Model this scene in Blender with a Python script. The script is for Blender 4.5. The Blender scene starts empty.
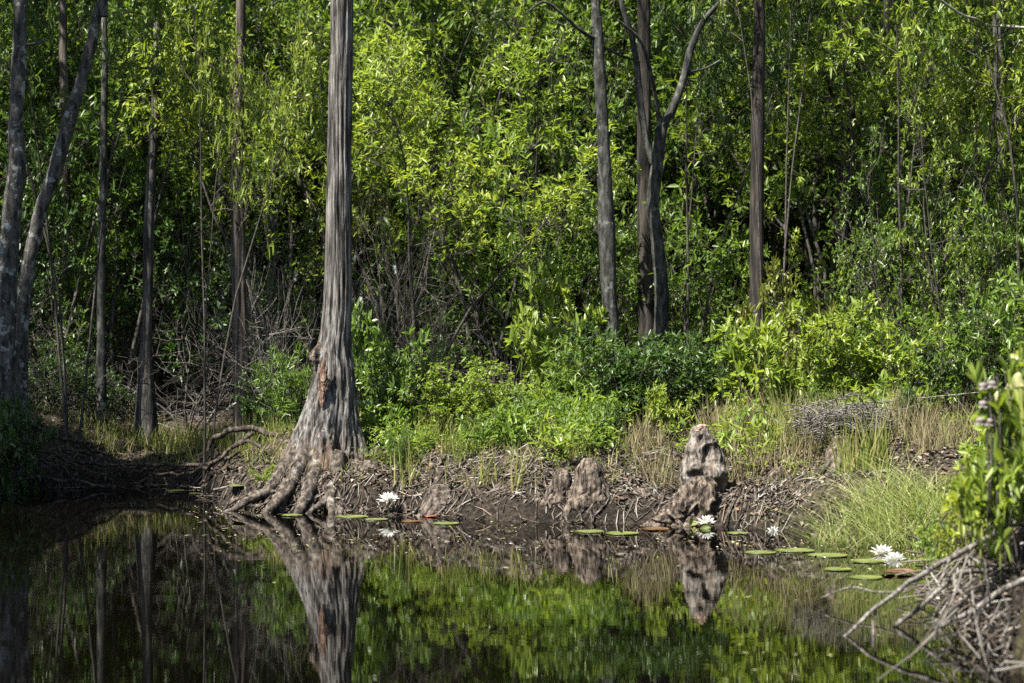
import bpy, math, random
import numpy as np
from mathutils import Vector

rng = np.random.default_rng(11)
random.seed(11)
SC = bpy.context.scene
COL = SC.collection
PI = math.pi
FPX, CX, HY, CAMZ = 2000.0, 512.0, 365.0, 0.95      # lens in pixels, centre column, horizon row, eye height over the water

# ------------------------------------------------------------------ numeric helpers
def P(px, py, d):
    return np.array([(px - CX) / FPX * d, d, CAMZ - (py - HY) / FPX * d])

def nrm(v):
    return v / np.maximum(np.linalg.norm(v, axis=-1, keepdims=True), 1e-9)

def _hash(i, s):
    h = (i[..., 0].astype(np.uint32) * np.uint32(374761393) + i[..., 1].astype(np.uint32) * np.uint32(668265263)
         + i[..., 2].astype(np.uint32) * np.uint32(2246822519) + np.uint32((s * 3266489917 + 977) % 4294967296))
    h = (h ^ (h >> np.uint32(13))) * np.uint32(1274126177)
    h = h ^ (h >> np.uint32(16))
    return (h & np.uint32(0xffff)).astype(float) / 65535.0

def vnoise(p, s=0):
    p = np.asarray(p, float)
    f0 = np.floor(p); f = p - f0; u = f * f * (3 - 2 * f); i = f0.astype(np.int64) & 0xffffffff
    r = 0
    for dx in (0, 1):
        for dy in (0, 1):
            for dz in (0, 1):
                w = (u[..., 0] if dx else 1 - u[..., 0]) * (u[..., 1] if dy else 1 - u[..., 1]) * (u[..., 2] if dz else 1 - u[..., 2])
                r = r + w * _hash((i + np.array([dx, dy, dz])) & 0xffffffff, s)
    return r * 2 - 1

def fbm(p, s=0, o=4):
    r, a = 0, 1.0; p = np.asarray(p, float)
    for k in range(o):
        r = r + a * vnoise(p * 2 ** k + 17.3 * k, s + k); a *= .5
    return r / 1.9

def catmull(pts, n):
    pts = np.asarray(pts, float)
    if len(pts) < 3:
        t = np.linspace(0, 1, n)[:, None]
        return pts[0] * (1 - t) + pts[-1] * t
    e = np.vstack([2 * pts[0] - pts[1], pts, 2 * pts[-1] - pts[-2]])
    T = np.linspace(0, len(pts) - 1, n); k = np.minimum(T.astype(int), len(pts) - 2); t = (T - k)[:, None]
    a, b, c, d = e[k], e[k + 1], e[k + 2], e[k + 3]
    return .5 * (2 * b + (c - a) * t + (2 * a - 5 * b + 4 * c - d) * t ** 2 + (3 * b - a - 3 * c + d) * t ** 3)

# ------------------------------------------------------------------ mesh collecting
class MB:
    def __init__(s): s.v = []; s.f = []; s.m = []; s.n = 0
    def add(s, v, faces, mat=0):
        v = np.asarray(v, float).reshape(-1, 3)
        for fa in (faces if isinstance(faces, list) else [faces]):
            if len(fa): s.f.append(np.asarray(fa, np.int64) + s.n); s.m.append(mat)
        s.v.append(v); s.n += len(v)
    def merge(s, o, M=None, off=(0, 0, 0), mat=None):
        v = np.vstack(o.v)
        if M is not None: v = v @ np.asarray(M).T
        v = v + np.asarray(off)
        for fa, m in zip(o.f, o.m): s.f.append(fa + s.n); s.m.append(m if mat is None else mat)
        s.v.append(v); s.n += len(v)
    def mesh(s, name, mats, smooth=False):
        me = bpy.data.meshes.new(name)
        v = np.vstack(s.v).astype(np.float32)
        me.vertices.add(len(v)); me.vertices.foreach_set('co', v.ravel())
        li = np.concatenate([f.ravel() for f in s.f]).astype(np.int32)
        tot = np.concatenate([np.full(len(f), f.shape[1]) for f in s.f]).astype(np.int32)
        mi = np.concatenate([np.full(len(f), m) for f, m in zip(s.f, s.m)]).astype(np.int32)
        st = np.concatenate([[0], np.cumsum(tot)[:-1]]).astype(np.int32)
        me.loops.add(len(li)); me.loops.foreach_set('vertex_index', li)
        me.polygons.add(len(tot)); me.polygons.foreach_set('loop_start', st)
        me.polygons.foreach_set('loop_total', tot); me.polygons.foreach_set('material_index', mi)
        if smooth: me.polygons.foreach_set('use_smooth', np.ones(len(tot), bool))
        for m in (mats if isinstance(mats, (list, tuple)) else [mats]): me.materials.append(m)
        me.update(calc_edges=True)
        return me
    def build(s, name, mats, parent=None, smooth=False, loc=None):
        o = bpy.data.objects.new(name, s.mesh(name, mats, smooth)); COL.objects.link(o)
        if parent is not None: o.parent = parent
        if loc is not None: o.location = loc
        return o

def tag(o, label=None, cat=None, group=None, kind=None):
    if label: o['label'] = label
    if cat: o['category'] = cat
    if group: o['group'] = group
    if kind: o['kind'] = kind
    return o

def empty(name, loc, label=None, cat=None, group=None, rz=0):
    o = bpy.data.objects.new(name, None); COL.objects.link(o)
    o.location = tuple(loc); o.rotation_euler = (0, 0, rz); o.empty_display_size = .1
    return tag(o, label, cat, group)

def tube(mb, path, rad, sides=6, mat=0, rough=0, seed=0, cap=True, flat=1.0):
    path = np.asarray(path, float); n = len(path); rad = np.broadcast_to(np.asarray(rad, float), (n,))
    t = np.zeros_like(path); t[1:-1] = path[2:] - path[:-2]; t[0] = path[1] - path[0]; t[-1] = path[-1] - path[-2]; t = nrm(t)
    ref = np.array([1., 0, 0]) if abs(t[0, 0]) < .8 else np.array([0, 1., 0])
    a = np.zeros_like(path)
    for i in range(n):
        ref = ref - t[i] * ref.dot(t[i]); ref = ref / (np.linalg.norm(ref) + 1e-9); a[i] = ref
    b = np.cross(t, a)
    th = np.arange(sides) / sides * 2 * PI
    r = rad[:, None] * np.ones(sides)
    V = path[:, None] + (a[:, None] * np.cos(th)[:, None] + b[:, None] * np.sin(th)[:, None] * flat) * r[..., None]
    if rough:
        c = nrm(V - path[:, None])
        nz = fbm(V * np.array([1, 1, .35]) / (rad.max() * .6), seed, 3)
        V = V + c * (nz * rough)[..., None] * r[..., None]
    i = np.arange(n - 1)[:, None] * sides; j = np.arange(sides); k = (j + 1) % sides
    q = np.stack([i + j, i + k, i + sides + k, i + sides + j], -1).reshape(-1, 4)
    fs = [q]
    if cap:
        fs.append(np.arange(sides)[::-1][None, :]); fs.append((np.arange(sides) + (n - 1) * sides)[None, :])
    mb.add(V, fs, mat)

def leaf_geo(base, d, up, L, W, fold=.16, droop=.12):
    """six-vertex folded leaves, two quads each"""
    d = nrm(d); s = nrm(np.cross(d, up)); n = np.cross(s, d)
    L = L[:, None]; W = W[:, None]
    dn = -n * droop * L
    l1 = base + d * .33 * L + s * .5 * W + n * fold * W
    r1 = base + d * .33 * L - s * .5 * W + n * fold * W
    l2 = base + d * .7 * L + s * .36 * W + n * fold * W + dn * .5
    r2 = base + d * .7 * L - s * .36 * W + n * fold * W + dn * .5
    tip = base + d * L + dn
    V = np.stack([base, r1, r2, tip, l2, l1], 1)
    k = np.arange(len(base))[:, None] * 6
    F = np.concatenate([k + np.array([0, 1, 2, 3]), k + np.array([0, 3, 4, 5])])
    return V.reshape(-1, 3), F

# ------------------------------------------------------------------ materials
def mat(name):
    m = bpy.data.materials.new(name); m.use_nodes = True
    nt = m.node_tree; nt.nodes.clear()
    out = nt.nodes.new('ShaderNodeOutputMaterial')
    def N(t, **k):
        n = nt.nodes.new(t)
        for a, b in k.items():
            if a in n.inputs: n.inputs[a].default_value = b
            else: setattr(n, a, b)
        return n
    def Lk(a, b): nt.links.new(a, b)
    return m, N, Lk, out

def ramp(N, stops):
    r = N('ShaderNodeValToRGB'); e = r.color_ramp.elements
    while len(e) < len(stops): e.new(.5)
    for el, (p, c) in zip(e, stops): el.position = p; el.color = (*c, 1)
    return r

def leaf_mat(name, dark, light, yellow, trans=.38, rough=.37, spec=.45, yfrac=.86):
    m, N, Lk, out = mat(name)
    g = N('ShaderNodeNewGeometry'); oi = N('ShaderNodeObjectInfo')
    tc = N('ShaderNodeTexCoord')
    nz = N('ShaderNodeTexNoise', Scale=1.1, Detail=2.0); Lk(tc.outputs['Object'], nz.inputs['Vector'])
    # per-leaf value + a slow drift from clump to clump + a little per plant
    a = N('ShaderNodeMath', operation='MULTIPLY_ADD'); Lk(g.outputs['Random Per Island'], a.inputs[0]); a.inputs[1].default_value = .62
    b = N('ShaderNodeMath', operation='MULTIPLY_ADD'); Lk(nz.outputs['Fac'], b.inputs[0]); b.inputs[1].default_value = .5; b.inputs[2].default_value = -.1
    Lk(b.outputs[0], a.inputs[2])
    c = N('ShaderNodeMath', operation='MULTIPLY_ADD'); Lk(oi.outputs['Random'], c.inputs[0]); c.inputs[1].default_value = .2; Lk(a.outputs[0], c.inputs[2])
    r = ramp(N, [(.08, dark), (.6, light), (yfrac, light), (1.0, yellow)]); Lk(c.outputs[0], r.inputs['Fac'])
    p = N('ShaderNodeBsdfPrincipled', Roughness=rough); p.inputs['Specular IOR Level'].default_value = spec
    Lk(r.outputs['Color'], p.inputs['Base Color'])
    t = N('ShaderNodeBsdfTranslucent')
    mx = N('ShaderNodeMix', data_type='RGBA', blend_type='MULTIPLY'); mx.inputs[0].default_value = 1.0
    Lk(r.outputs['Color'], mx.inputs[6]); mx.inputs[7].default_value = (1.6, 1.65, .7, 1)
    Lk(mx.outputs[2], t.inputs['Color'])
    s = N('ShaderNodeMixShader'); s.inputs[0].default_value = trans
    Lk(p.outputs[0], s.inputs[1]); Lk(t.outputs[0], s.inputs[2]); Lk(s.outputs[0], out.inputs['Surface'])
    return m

def bark_mat(name, lo, mid, hi, sx=26., sz=3.2, bump=.5, patch=None, pscale=3., pt=(.55, .68), band=None, band2=None):
    m, N, Lk, out = mat(name)
    tc = N('ShaderNodeTexCoord'); mp = N('ShaderNodeMapping'); mp.inputs['Scale'].default_value = (sx, sx, sz)
    oi = N('ShaderNodeObjectInfo'); ad = N('ShaderNodeVectorMath', operation='ADD')
    Lk(tc.outputs['Object'], ad.inputs[0]); Lk(oi.outputs['Random'], ad.inputs[1]); Lk(ad.outputs[0], mp.inputs['Vector'])
    n = N('ShaderNodeTexNoise', Scale=1.0, Detail=7.0, Roughness=.68); Lk(mp.outputs[0], n.inputs['Vector'])
    r = ramp(N, [(.40, lo), (.49, mid), (.62, hi)]); Lk(n.outputs['Fac'], r.inputs['Fac'])
    col = r.outputs['Color']
    n2 = N('ShaderNodeTexNoise', Scale=pscale, Detail=5.0, Roughness=.65); Lk(ad.outputs[0], n2.inputs['Vector'])
    if patch:
        r2 = ramp(N, [(pt[0], (0, 0, 0)), (pt[1], (1, 1, 1))]); Lk(n2.outputs['Fac'], r2.inputs['Fac'])
        x = N('ShaderNodeMix', data_type='RGBA'); Lk(r2.outputs['Color'], x.inputs[0]); Lk(col, x.inputs[6]); x.inputs[7].default_value = (*patch, 1)
        col = x.outputs[2]
    for bnd in (band, band2):      # one more colour between two heights over the base, ragged
        if not bnd: continue
        (z0, z1, z2, z3), bc = bnd; k_ = 2.
        sp = N('ShaderNodeSeparateXYZ'); Lk(tc.outputs['Object'], sp.inputs[0])
        w = N('ShaderNodeMath', operation='MULTIPLY_ADD'); Lk(n2.outputs['Fac'], w.inputs[0]); w.inputs[1].default_value = .5; Lk(sp.outputs['Z'], w.inputs[2])
        w2 = N('ShaderNodeMath', operation='MULTIPLY_ADD'); Lk(n.outputs['Fac'], w2.inputs[0]); w2.inputs[1].default_value = .3; Lk(w.outputs[0], w2.inputs[2])
        hf = N('ShaderNodeMath', operation='MULTIPLY'); Lk(w2.outputs[0], hf.inputs[0]); hf.inputs[1].default_value = .5
        rb = ramp(N, [(z0 / k_, (0, 0, 0)), (z1 / k_, (1, 1, 1)), (z2 / k_, (1, 1, 1)), (z3 / k_, (0, 0, 0))]); Lk(hf.outputs[0], rb.inputs['Fac'])
        x = N('ShaderNodeMix', data_type='RGBA'); Lk(rb.outputs['Color'], x.inputs[0]); Lk(col, x.inputs[6]); x.inputs[7].default_value = (*bc, 1)
        col = x.outputs[2]
    bp = N('ShaderNodeBump', Strength=bump, Distance=.02); Lk(n.outputs['Fac'], bp.inputs['Height'])
    p = N('ShaderNodeBsdfPrincipled', Roughness=.85); p.inputs['Specular IOR Level'].default_value = .25
    Lk(col, p.inputs['Base Color']); Lk(bp.outputs[0], p.inputs['Normal']); Lk(p.outputs[0], out.inputs['Surface'])
    return m

def island_mat(name, stops, rough=.8, trans=0., spec=.3):
    """small loose bits, each its own colour"""
    m, N, Lk, out = mat(name)
    g = N('ShaderNodeNewGeometry'); r = ramp(N, stops); Lk(g.outputs['Random Per Island'], r.inputs['Fac'])
    p = N('ShaderNodeBsdfPrincipled', Roughness=rough); p.inputs['Specular IOR Level'].default_value = spec
    Lk(r.outputs['Color'], p.inputs['Base Color'])
    if trans:
        t = N('ShaderNodeBsdfTranslucent'); Lk(r.outputs['Color'], t.inputs['Color'])
        s = N('ShaderNodeMixShader'); s.inputs[0].default_value = trans
        Lk(p.outputs[0], s.inputs[1]); Lk(t.outputs[0], s.inputs[2]); Lk(s.outputs[0], out.inputs['Surface'])
    else: Lk(p.outputs[0], out.inputs['Surface'])
    return m

def spot_mat(name, c1, c2, scale=20., rough=.6, bump=.2, spec=.4, trans=0.):
    m, N, Lk, out = mat(name)
    tc = N('ShaderNodeTexCoord'); n = N('ShaderNodeTexNoise', Scale=scale, Detail=5.0, Roughness=.6); Lk(tc.outputs['Object'], n.inputs['Vector'])
    r = ramp(N, [(.38, c1), (.62, c2)]); Lk(n.outputs['Fac'], r.inputs['Fac'])
    bp = N('ShaderNodeBump', Strength=bump, Distance=.01); Lk(n.outputs['Fac'], bp.inputs['Height'])
    p = N('ShaderNodeBsdfPrincipled', Roughness=rough); p.inputs['Specular IOR Level'].default_value = spec
    Lk(r.outputs['Color'], p.inputs['Base Color']); Lk(bp.outputs[0], p.inputs['Normal'])
    if trans:
        t = N('ShaderNodeBsdfTranslucent'); Lk(r.outputs['Color'], t.inputs['Color'])
        s = N('ShaderNodeMixShader'); s.inputs[0].default_value = trans
        Lk(p.outputs[0], s.inputs[1]); Lk(t.outputs[0], s.inputs[2]); Lk(s.outputs[0], out.inputs['Surface'])
    else: Lk(p.outputs[0], out.inputs['Surface'])
    return m

LEAF_MID = leaf_mat('leaf_mid_green', (.036, .074, .018), (.126, .192, .04), (.24, .25, .05), trans=.42)
LEAF_YEL = leaf_mat('leaf_yellow_green', (.066, .116, .022), (.208, .27, .05), (.33, .335, .065), trans=.45, yfrac=.75)
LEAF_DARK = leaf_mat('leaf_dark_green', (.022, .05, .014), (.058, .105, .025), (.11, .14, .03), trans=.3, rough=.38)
LEAF_FAR = leaf_mat('leaf_thicket', (.022, .046, .013), (.098, .154, .034), (.18, .20, .038), trans=.42)
LEAF_RED = leaf_mat('leaf_reddish', (.09, .08, .02), (.15, .17, .035), (.22, .13, .04))
TWIG = bark_mat('twig_bark', (.016, .013, .011), (.045, .039, .033), (.10, .092, .082), 60, 14, .3)
TWIG_GREY = bark_mat('bleached_twig', (.03, .025, .021), (.09, .08, .07), (.22, .205, .185), 60, 14, .3)
TWIG_MIX = island_mat('mixed_dead_twigs', [(0, (.03, .022, .017)), (.4, (.09, .07, .052)), (.75, (.16, .145, .125)), (1, (.26, .245, .22))], .85)
PALE = bark_mat('bleached_branch', (.12, .11, .10), (.28, .265, .24), (.42, .40, .37), 50, 12, .3)
BARK_CYP = bark_mat('cypress_bark', (.012, .011, .01), (.05, .046, .041), (.125, .117, .106), 34, 2.2, .8,
                    patch=(.23, .19, .15), pscale=5., pt=(.6, .75))
BARK_MAIN = bark_mat('fluted_cypress_bark', (.011, .0095, .0085), (.07, .064, .058), (.215, .205, .19), 50, 3.0, 1.,
                     patch=(.13, .10, .078), pscale=5., pt=(.62, .8), band=((.34, .42, .62, .84), (.085, .05, .031)))
BARK_LICH = bark_mat('lichen_bark', (.016, .015, .014), (.06, .056, .05), (.11, .105, .095), 30, 9, .9, patch=(.27, .28, .265), pscale=12., pt=(.55, .63))
BARK_GREY = bark_mat('grey_bark', (.009, .009, .008), (.03, .031, .027), (.075, .075, .066), 28, 9, .8, patch=(.17, .175, .16), pscale=9., pt=(.6, .7))
BARK_BROWN = bark_mat('brown_bark', (.007, .006, .005), (.024, .02, .017), (.06, .05, .042), 30, 3, .9)
BARK_RED = bark_mat('reddish_bark', (.014, .012, .01), (.058, .047, .039), (.14, .118, .10), 36, 2.2, .8)
ROOT = bark_mat('root_wood', (.009, .007, .006), (.046, .036, .028), (.135, .112, .09), 30, 14, .7, patch=(.27, .25, .22), pscale=9., pt=(.6, .74))
KNEE = bark_mat('weathered_knee_wood', (.016, .013, .011), (.095, .08, .066), (.25, .225, .195), 34, 9, 1.,
                patch=(.10, .07, .05), pscale=9., pt=(.55, .66))
KNEE_BROWN = bark_mat('brown_knee_wood', (.009, .007, .005), (.07, .053, .040), (.20, .16, .125), 44, 4.5, 1.)
KNEE_GREY = bark_mat('grey_knee_wood', (.016, .014, .012), (.09, .083, .076), (.22, .21, .195), 40, 7, 1.)
LITTER = island_mat('litter_bits', [(0, (.014, .010, .007)), (.35, (.05, .038, .028)), (.6, (.11, .087, .066)), (.82, (.19, .16, .128)), (.95, (.15, .085, .05)), (1, (.38, .34, .29))], .85)
STRAW = island_mat('dry_grass', [(0, (.09, .075, .035)), (.45, (.20, .165, .085)), (.75, (.29, .245, .145)), (1, (.13, .16, .035))], .7, .3)
SEDGE = island_mat('sedge_blade', [(0, (.08, .12, .02)), (.45, (.17, .21, .04)), (.75, (.27, .26, .07)), (1, (.36, .30, .15))], .55, .45)
GRASS = island_mat('fresh_grass', [(0, (.12, .18, .035)), (.5, (.30, .36, .09)), (.85, (.46, .48, .2)), (1, (.5, .45, .25))], .5, .5)
FLOAT = island_mat('floating_bits', [(0, (.05, .035, .02)), (.4, (.14, .10, .05)), (.65, (.20, .20, .05)), (.9, (.34, .31, .22)), (1, (.6, .58, .5))], .6)
PAD = island_mat('lily_pad_green', [(0, (.12, .17, .02)), (1, (.19, .21, .03))], .4, .1, .5)
PAD_MAT = spot_mat('lily_pad_yellow_green', (.085, .115, .03), (.15, .165, .045), 14, .4, .1, .5)
PAD_BROWN = spot_mat('lily_pad_brown', (.06, .03, .015), (.13, .065, .025), 14, .5, .2, .4)
PAD_RED = spot_mat('lily_pad_red', (.28, .06, .035), (.36, .15, .07), 10, .45, .1, .4)
PETAL = spot_mat('white_petal', (.58, .58, .54), (.72, .72, .69), 6, .5, .02, .3, .25)
STAMEN = spot_mat('yellow_stamen', (.55, .40, .04), (.68, .52, .06), 40, .6, .3)
MOSS = spot_mat('mossy_peat', (.010, .008, .005), (.05, .043, .02), 22, .95, 1., .2)
PITCH = spot_mat('pitcher_leaf', (.13, .17, .035), (.26, .27, .07), 9, .45, .1, .4, .3)
HOOD = spot_mat('pitcher_hood', (.22, .23, .07), (.44, .42, .22), 30, .45, .2, .4, .3)
SEEDH = spot_mat('dried_flower_head', (.07, .055, .05), (.2, .175, .165), 60, .7, .3)
BROOM = leaf_mat('leaf_sunny_yellow', (.12, .17, .025), (.25, .28, .04), (.33, .32, .05))
SCAR = bark_mat('raw_red_bark', (.03, .016, .012), (.12, .066, .048), (.25, .18, .14), 50, 8, .9)
CUT = spot_mat('raw_reddish_wood', (.20, .10, .07), (.36, .27, .21), 60, .8, .5)

# ------------------------------------------------------------------ shoreline and ground height
SHORE = np.array([(-300, 26), (-30, 18), (-9, 16.0), (-5, 15.5), (-4.0, 15.35), (-3.45, 15.35), (-3.0, 15.7), (-2.5, 15.6), (-2.1, 14.7), (-1.95, 13.7),
                  (-1.62, 13.05), (-1.2, 12.95), (-.7, 12.7), (-.3, 12.4), (.05, 12.2), (.5, 12.05), (1.12, 11.95), (1.5, 11.5), (1.8, 10.75), (2.12, 10.3),
                  (2.22, 9.7), (2.1, 9.0), (1.80, 8.2), (1.70, 7.6), (1.68, 6.5), (1.72, 5.0), (2.2, 2.5), (4, 0), (12, -4), (300, -20)], float)
LANDPOLY = np.vstack([SHORE, [(900, -20), (900, 900), (-900, 900), (-900, 26)]])

def shore_sd(x, y):
    p = np.stack([x, y], -1)
    best = np.full(x.shape, 1e9)
    for a, b in zip(SHORE[:-1], SHORE[1:]):
        ab = b - a; t = np.clip(((p - a) @ ab) / (ab @ ab), 0, 1)
        best = np.minimum(best, np.linalg.norm(p - (a + t[..., None] * ab), axis=-1))
    ins = np.zeros(x.shape, bool)
    A = LANDPOLY; B = np.roll(LANDPOLY, -1, 0)
    for (x0, y0), (x1, y1) in zip(A, B):
        c = (y0 > y) != (y1 > y)
        with np.errstate(divide='ignore', invalid='ignore'):
            xi = (x1 - x0) * (y - y0) / (y1 - y0) + x0
        ins ^= c & (x < xi)
    return np.where(ins, best, -best)

def sstep(a, b, v):
    t = np.clip((v - a) / (b - a), 0, 1); return t * t * (3 - 2 * t)

def gz(x, y, fine=True):
    x = np.asarray(x, float); y = np.asarray(y, float)
    sd = shore_sd(x, y)
    wob = vnoise(np.stack([x * 1.9, y * 1.9, x * 0], -1), 5) * .1
    s = sd + wob * np.clip(1.2 - np.abs(sd), 0, 1)
    lump_ = (.5 - np.abs(fbm(np.stack([x * 1.5, y * 1.5, x * 0 + 4], -1), 21, 3))) * .17 * sstep(.02, .25, s) * sstep(2.4, 1.0, s)
    land = lump_ + .07 * sstep(0, .1, s) + .53 * (1 - np.exp(-np.maximum(s, 0) / 1.15))
    g = lambda cx, cy, rx, ry: np.exp(-((x - cx) / rx) ** 2 - ((y - cy) / ry) ** 2)
    land = land - .24 * g(-2.75, 16.9, .85, 1.1) * sstep(0, .3, s) + .30 * g(-4.3, 15.9, .9, .7) + .12 * g(-1.75, 14.4, .5, .6) - .14 * g(1.08, 12.25, .35, .3) * sstep(.05, .3, s) + .22 * g(2.1, 7.5, .42, .9) * sstep(-.05, .22, s)
    land = land * (1 - .35 * sstep(.5, 2.2, x) * sstep(11.5, 9.5, y))
    far = sstep(35, 120, y) * .6
    q = np.stack([x, y, x * 0], -1)
    rough = fbm(q * 1.6, 1, 3) * .06 + ((fbm(q * 6, 2, 4) * .045 + (.5 - np.abs(fbm(q * 3.3, 4, 3))) * .05) if fine else 0)
    z = np.where(s > 0, land + far + rough * sstep(0, .5, s) + rough * .3, np.maximum(s * .45, -.7))
    return z

def G(x, y): return float(gz(np.array([x]), np.array([y]))[0])

def axis(parts):
    return np.unique(np.concatenate([np.linspace(a, b, n) for a, b, n in parts]))

# ground: one sheet to the horizon
m, N, Lk, out = mat('forest_soil')
tc = N('ShaderNodeTexCoord')
n1 = N('ShaderNodeTexNoise', Scale=2.2, Detail=8.0, Roughness=.7); Lk(tc.outputs['Object'], n1.inputs['Vector'])
n2 = N('ShaderNodeTexNoise', Scale=32.0, Detail=6.0, Roughness=.7); Lk(tc.outputs['Object'], n2.inputs['Vector'])
r1 = ramp(N, [(.38, (.010, .008, .006)), (.49, (.058, .046, .035)), (.6, (.16, .133, .106))]); Lk(n2.outputs['Fac'], r1.inputs['Fac'])
r2 = ramp(N, [(.4, (.55, .5, .45)), (.65, (1.15, 1.1, 1.0))]); Lk(n1.outputs['Fac'], r2.inputs['Fac'])
mx = N('ShaderNodeMix', data_type='RGBA', blend_type='MULTIPLY'); mx.inputs[0].default_value = 1
Lk(r1.outputs['Color'], mx.inputs[6]); Lk(r2.outputs['Color'], mx.inputs[7])
bp = N('ShaderNodeBump', Strength=1., Distance=.05); Lk(n2.outputs['Fac'], bp.inputs['Height'])
p = N('ShaderNodeBsdfPrincipled', Roughness=.9); p.inputs['Specular IOR Level'].default_value = .25
sp = N('ShaderNodeSeparateXYZ'); Lk(tc.outputs['Object'], sp.inputs[0])
wz = N('ShaderNodeMath', operation='MULTIPLY_ADD'); Lk(n1.outputs['Fac'], wz.inputs[0]); wz.inputs[1].default_value = -.2; Lk(sp.outputs['Z'], wz.inputs[2])
wr = ramp(N, [(0, (.42, .41, .40)), (.1, (1, 1, 1))]); Lk(wz.outputs[0], wr.inputs['Fac'])      # soaked peat just over the waterline
m2 = N('ShaderNodeMix', data_type='RGBA', blend_type='MULTIPLY'); m2.inputs[0].default_value = 1; Lk(mx.outputs[2], m2.inputs[6]); Lk(wr.outputs['Color'], m2.inputs[7])
Lk(m2.outputs[2], p.inputs['Base Color']); Lk(bp.outputs[0], p.inputs['Normal']); Lk(p.outputs[0], out.inputs['Surface'])
SOIL = m
xs = axis([(-400, -60, 8), (-60, -10, 16), (-10, -5.5, 20), (-5.5, 4.5, 330), (4.5, 10, 20), (10, 60, 14), (60, 400, 8)])
ys = axis([(-60, 0, 8), (0, 5, 14), (5, 11.5, 120), (11.5, 18, 210), (18, 30, 40), (30, 100, 16), (100, 800, 10)])
X, Y = np.meshgrid(xs, ys)
Z = gz(X, Y)
mb = MB(); nx, ny = len(xs), len(ys)
i = (np.arange(ny - 1)[:, None] * nx + np.arange(nx - 1))
mb.add(np.stack([X, Y, Z], -1), np.stack([i, i + 1, i + nx + 1, i + nx], -1).reshape(-1, 4))
tag(mb.build('ground', SOIL, smooth=True), 'brown litter covered swamp bank and forest floor', None, None, 'structure')

# water: dark tannin stained, faintly rippled
m, N, Lk, out = mat('tannin_water')
tc = N('ShaderNodeTexCoord')
mp = N('ShaderNodeMapping'); mp.inputs['Scale'].default_value = (.55, 1.6, 1.); Lk(tc.outputs['Object'], mp.inputs['Vector'])
n1 = N('ShaderNodeTexNoise', Scale=9.0, Detail=3.0, Roughness=.5); Lk(mp.outputs[0], n1.inputs['Vector'])
n2 = N('ShaderNodeTexNoise', Scale=1.6, Detail=2.0, Roughness=.5); Lk(mp.outputs[0], n2.inputs['Vector'])
ad = N('ShaderNodeMath', operation='MULTIPLY_ADD'); Lk(n2.outputs['Fac'], ad.inputs[0]); ad.inputs[1].default_value = 2.2; Lk(n1.outputs['Fac'], ad.inputs[2])
bp = N('ShaderNodeBump', Strength=.009, Distance=.02); Lk(ad.outputs[0], bp.inputs['Height'])
p = N('ShaderNodeBsdfPrincipled', Roughness=.012, IOR=1.33); p.inputs['Base Color'].default_value = (.0012, .0009, .0005, 1)
p.inputs['Specular IOR Level'].default_value = .5
Lk(bp.outputs[0], p.inputs['Normal']); Lk(p.outputs[0], out.inputs['Surface'])
WATER = m
mb = MB(); mb.add([(-400, -60, 0), (400, -60, 0), (400, 40, 0), (-400, 40, 0)], np.array([[0, 1, 2, 3]]))
tag(mb.build('water', WATER), 'still dark tannin stained swamp water mirroring the bank', None, None, 'structure')

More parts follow.
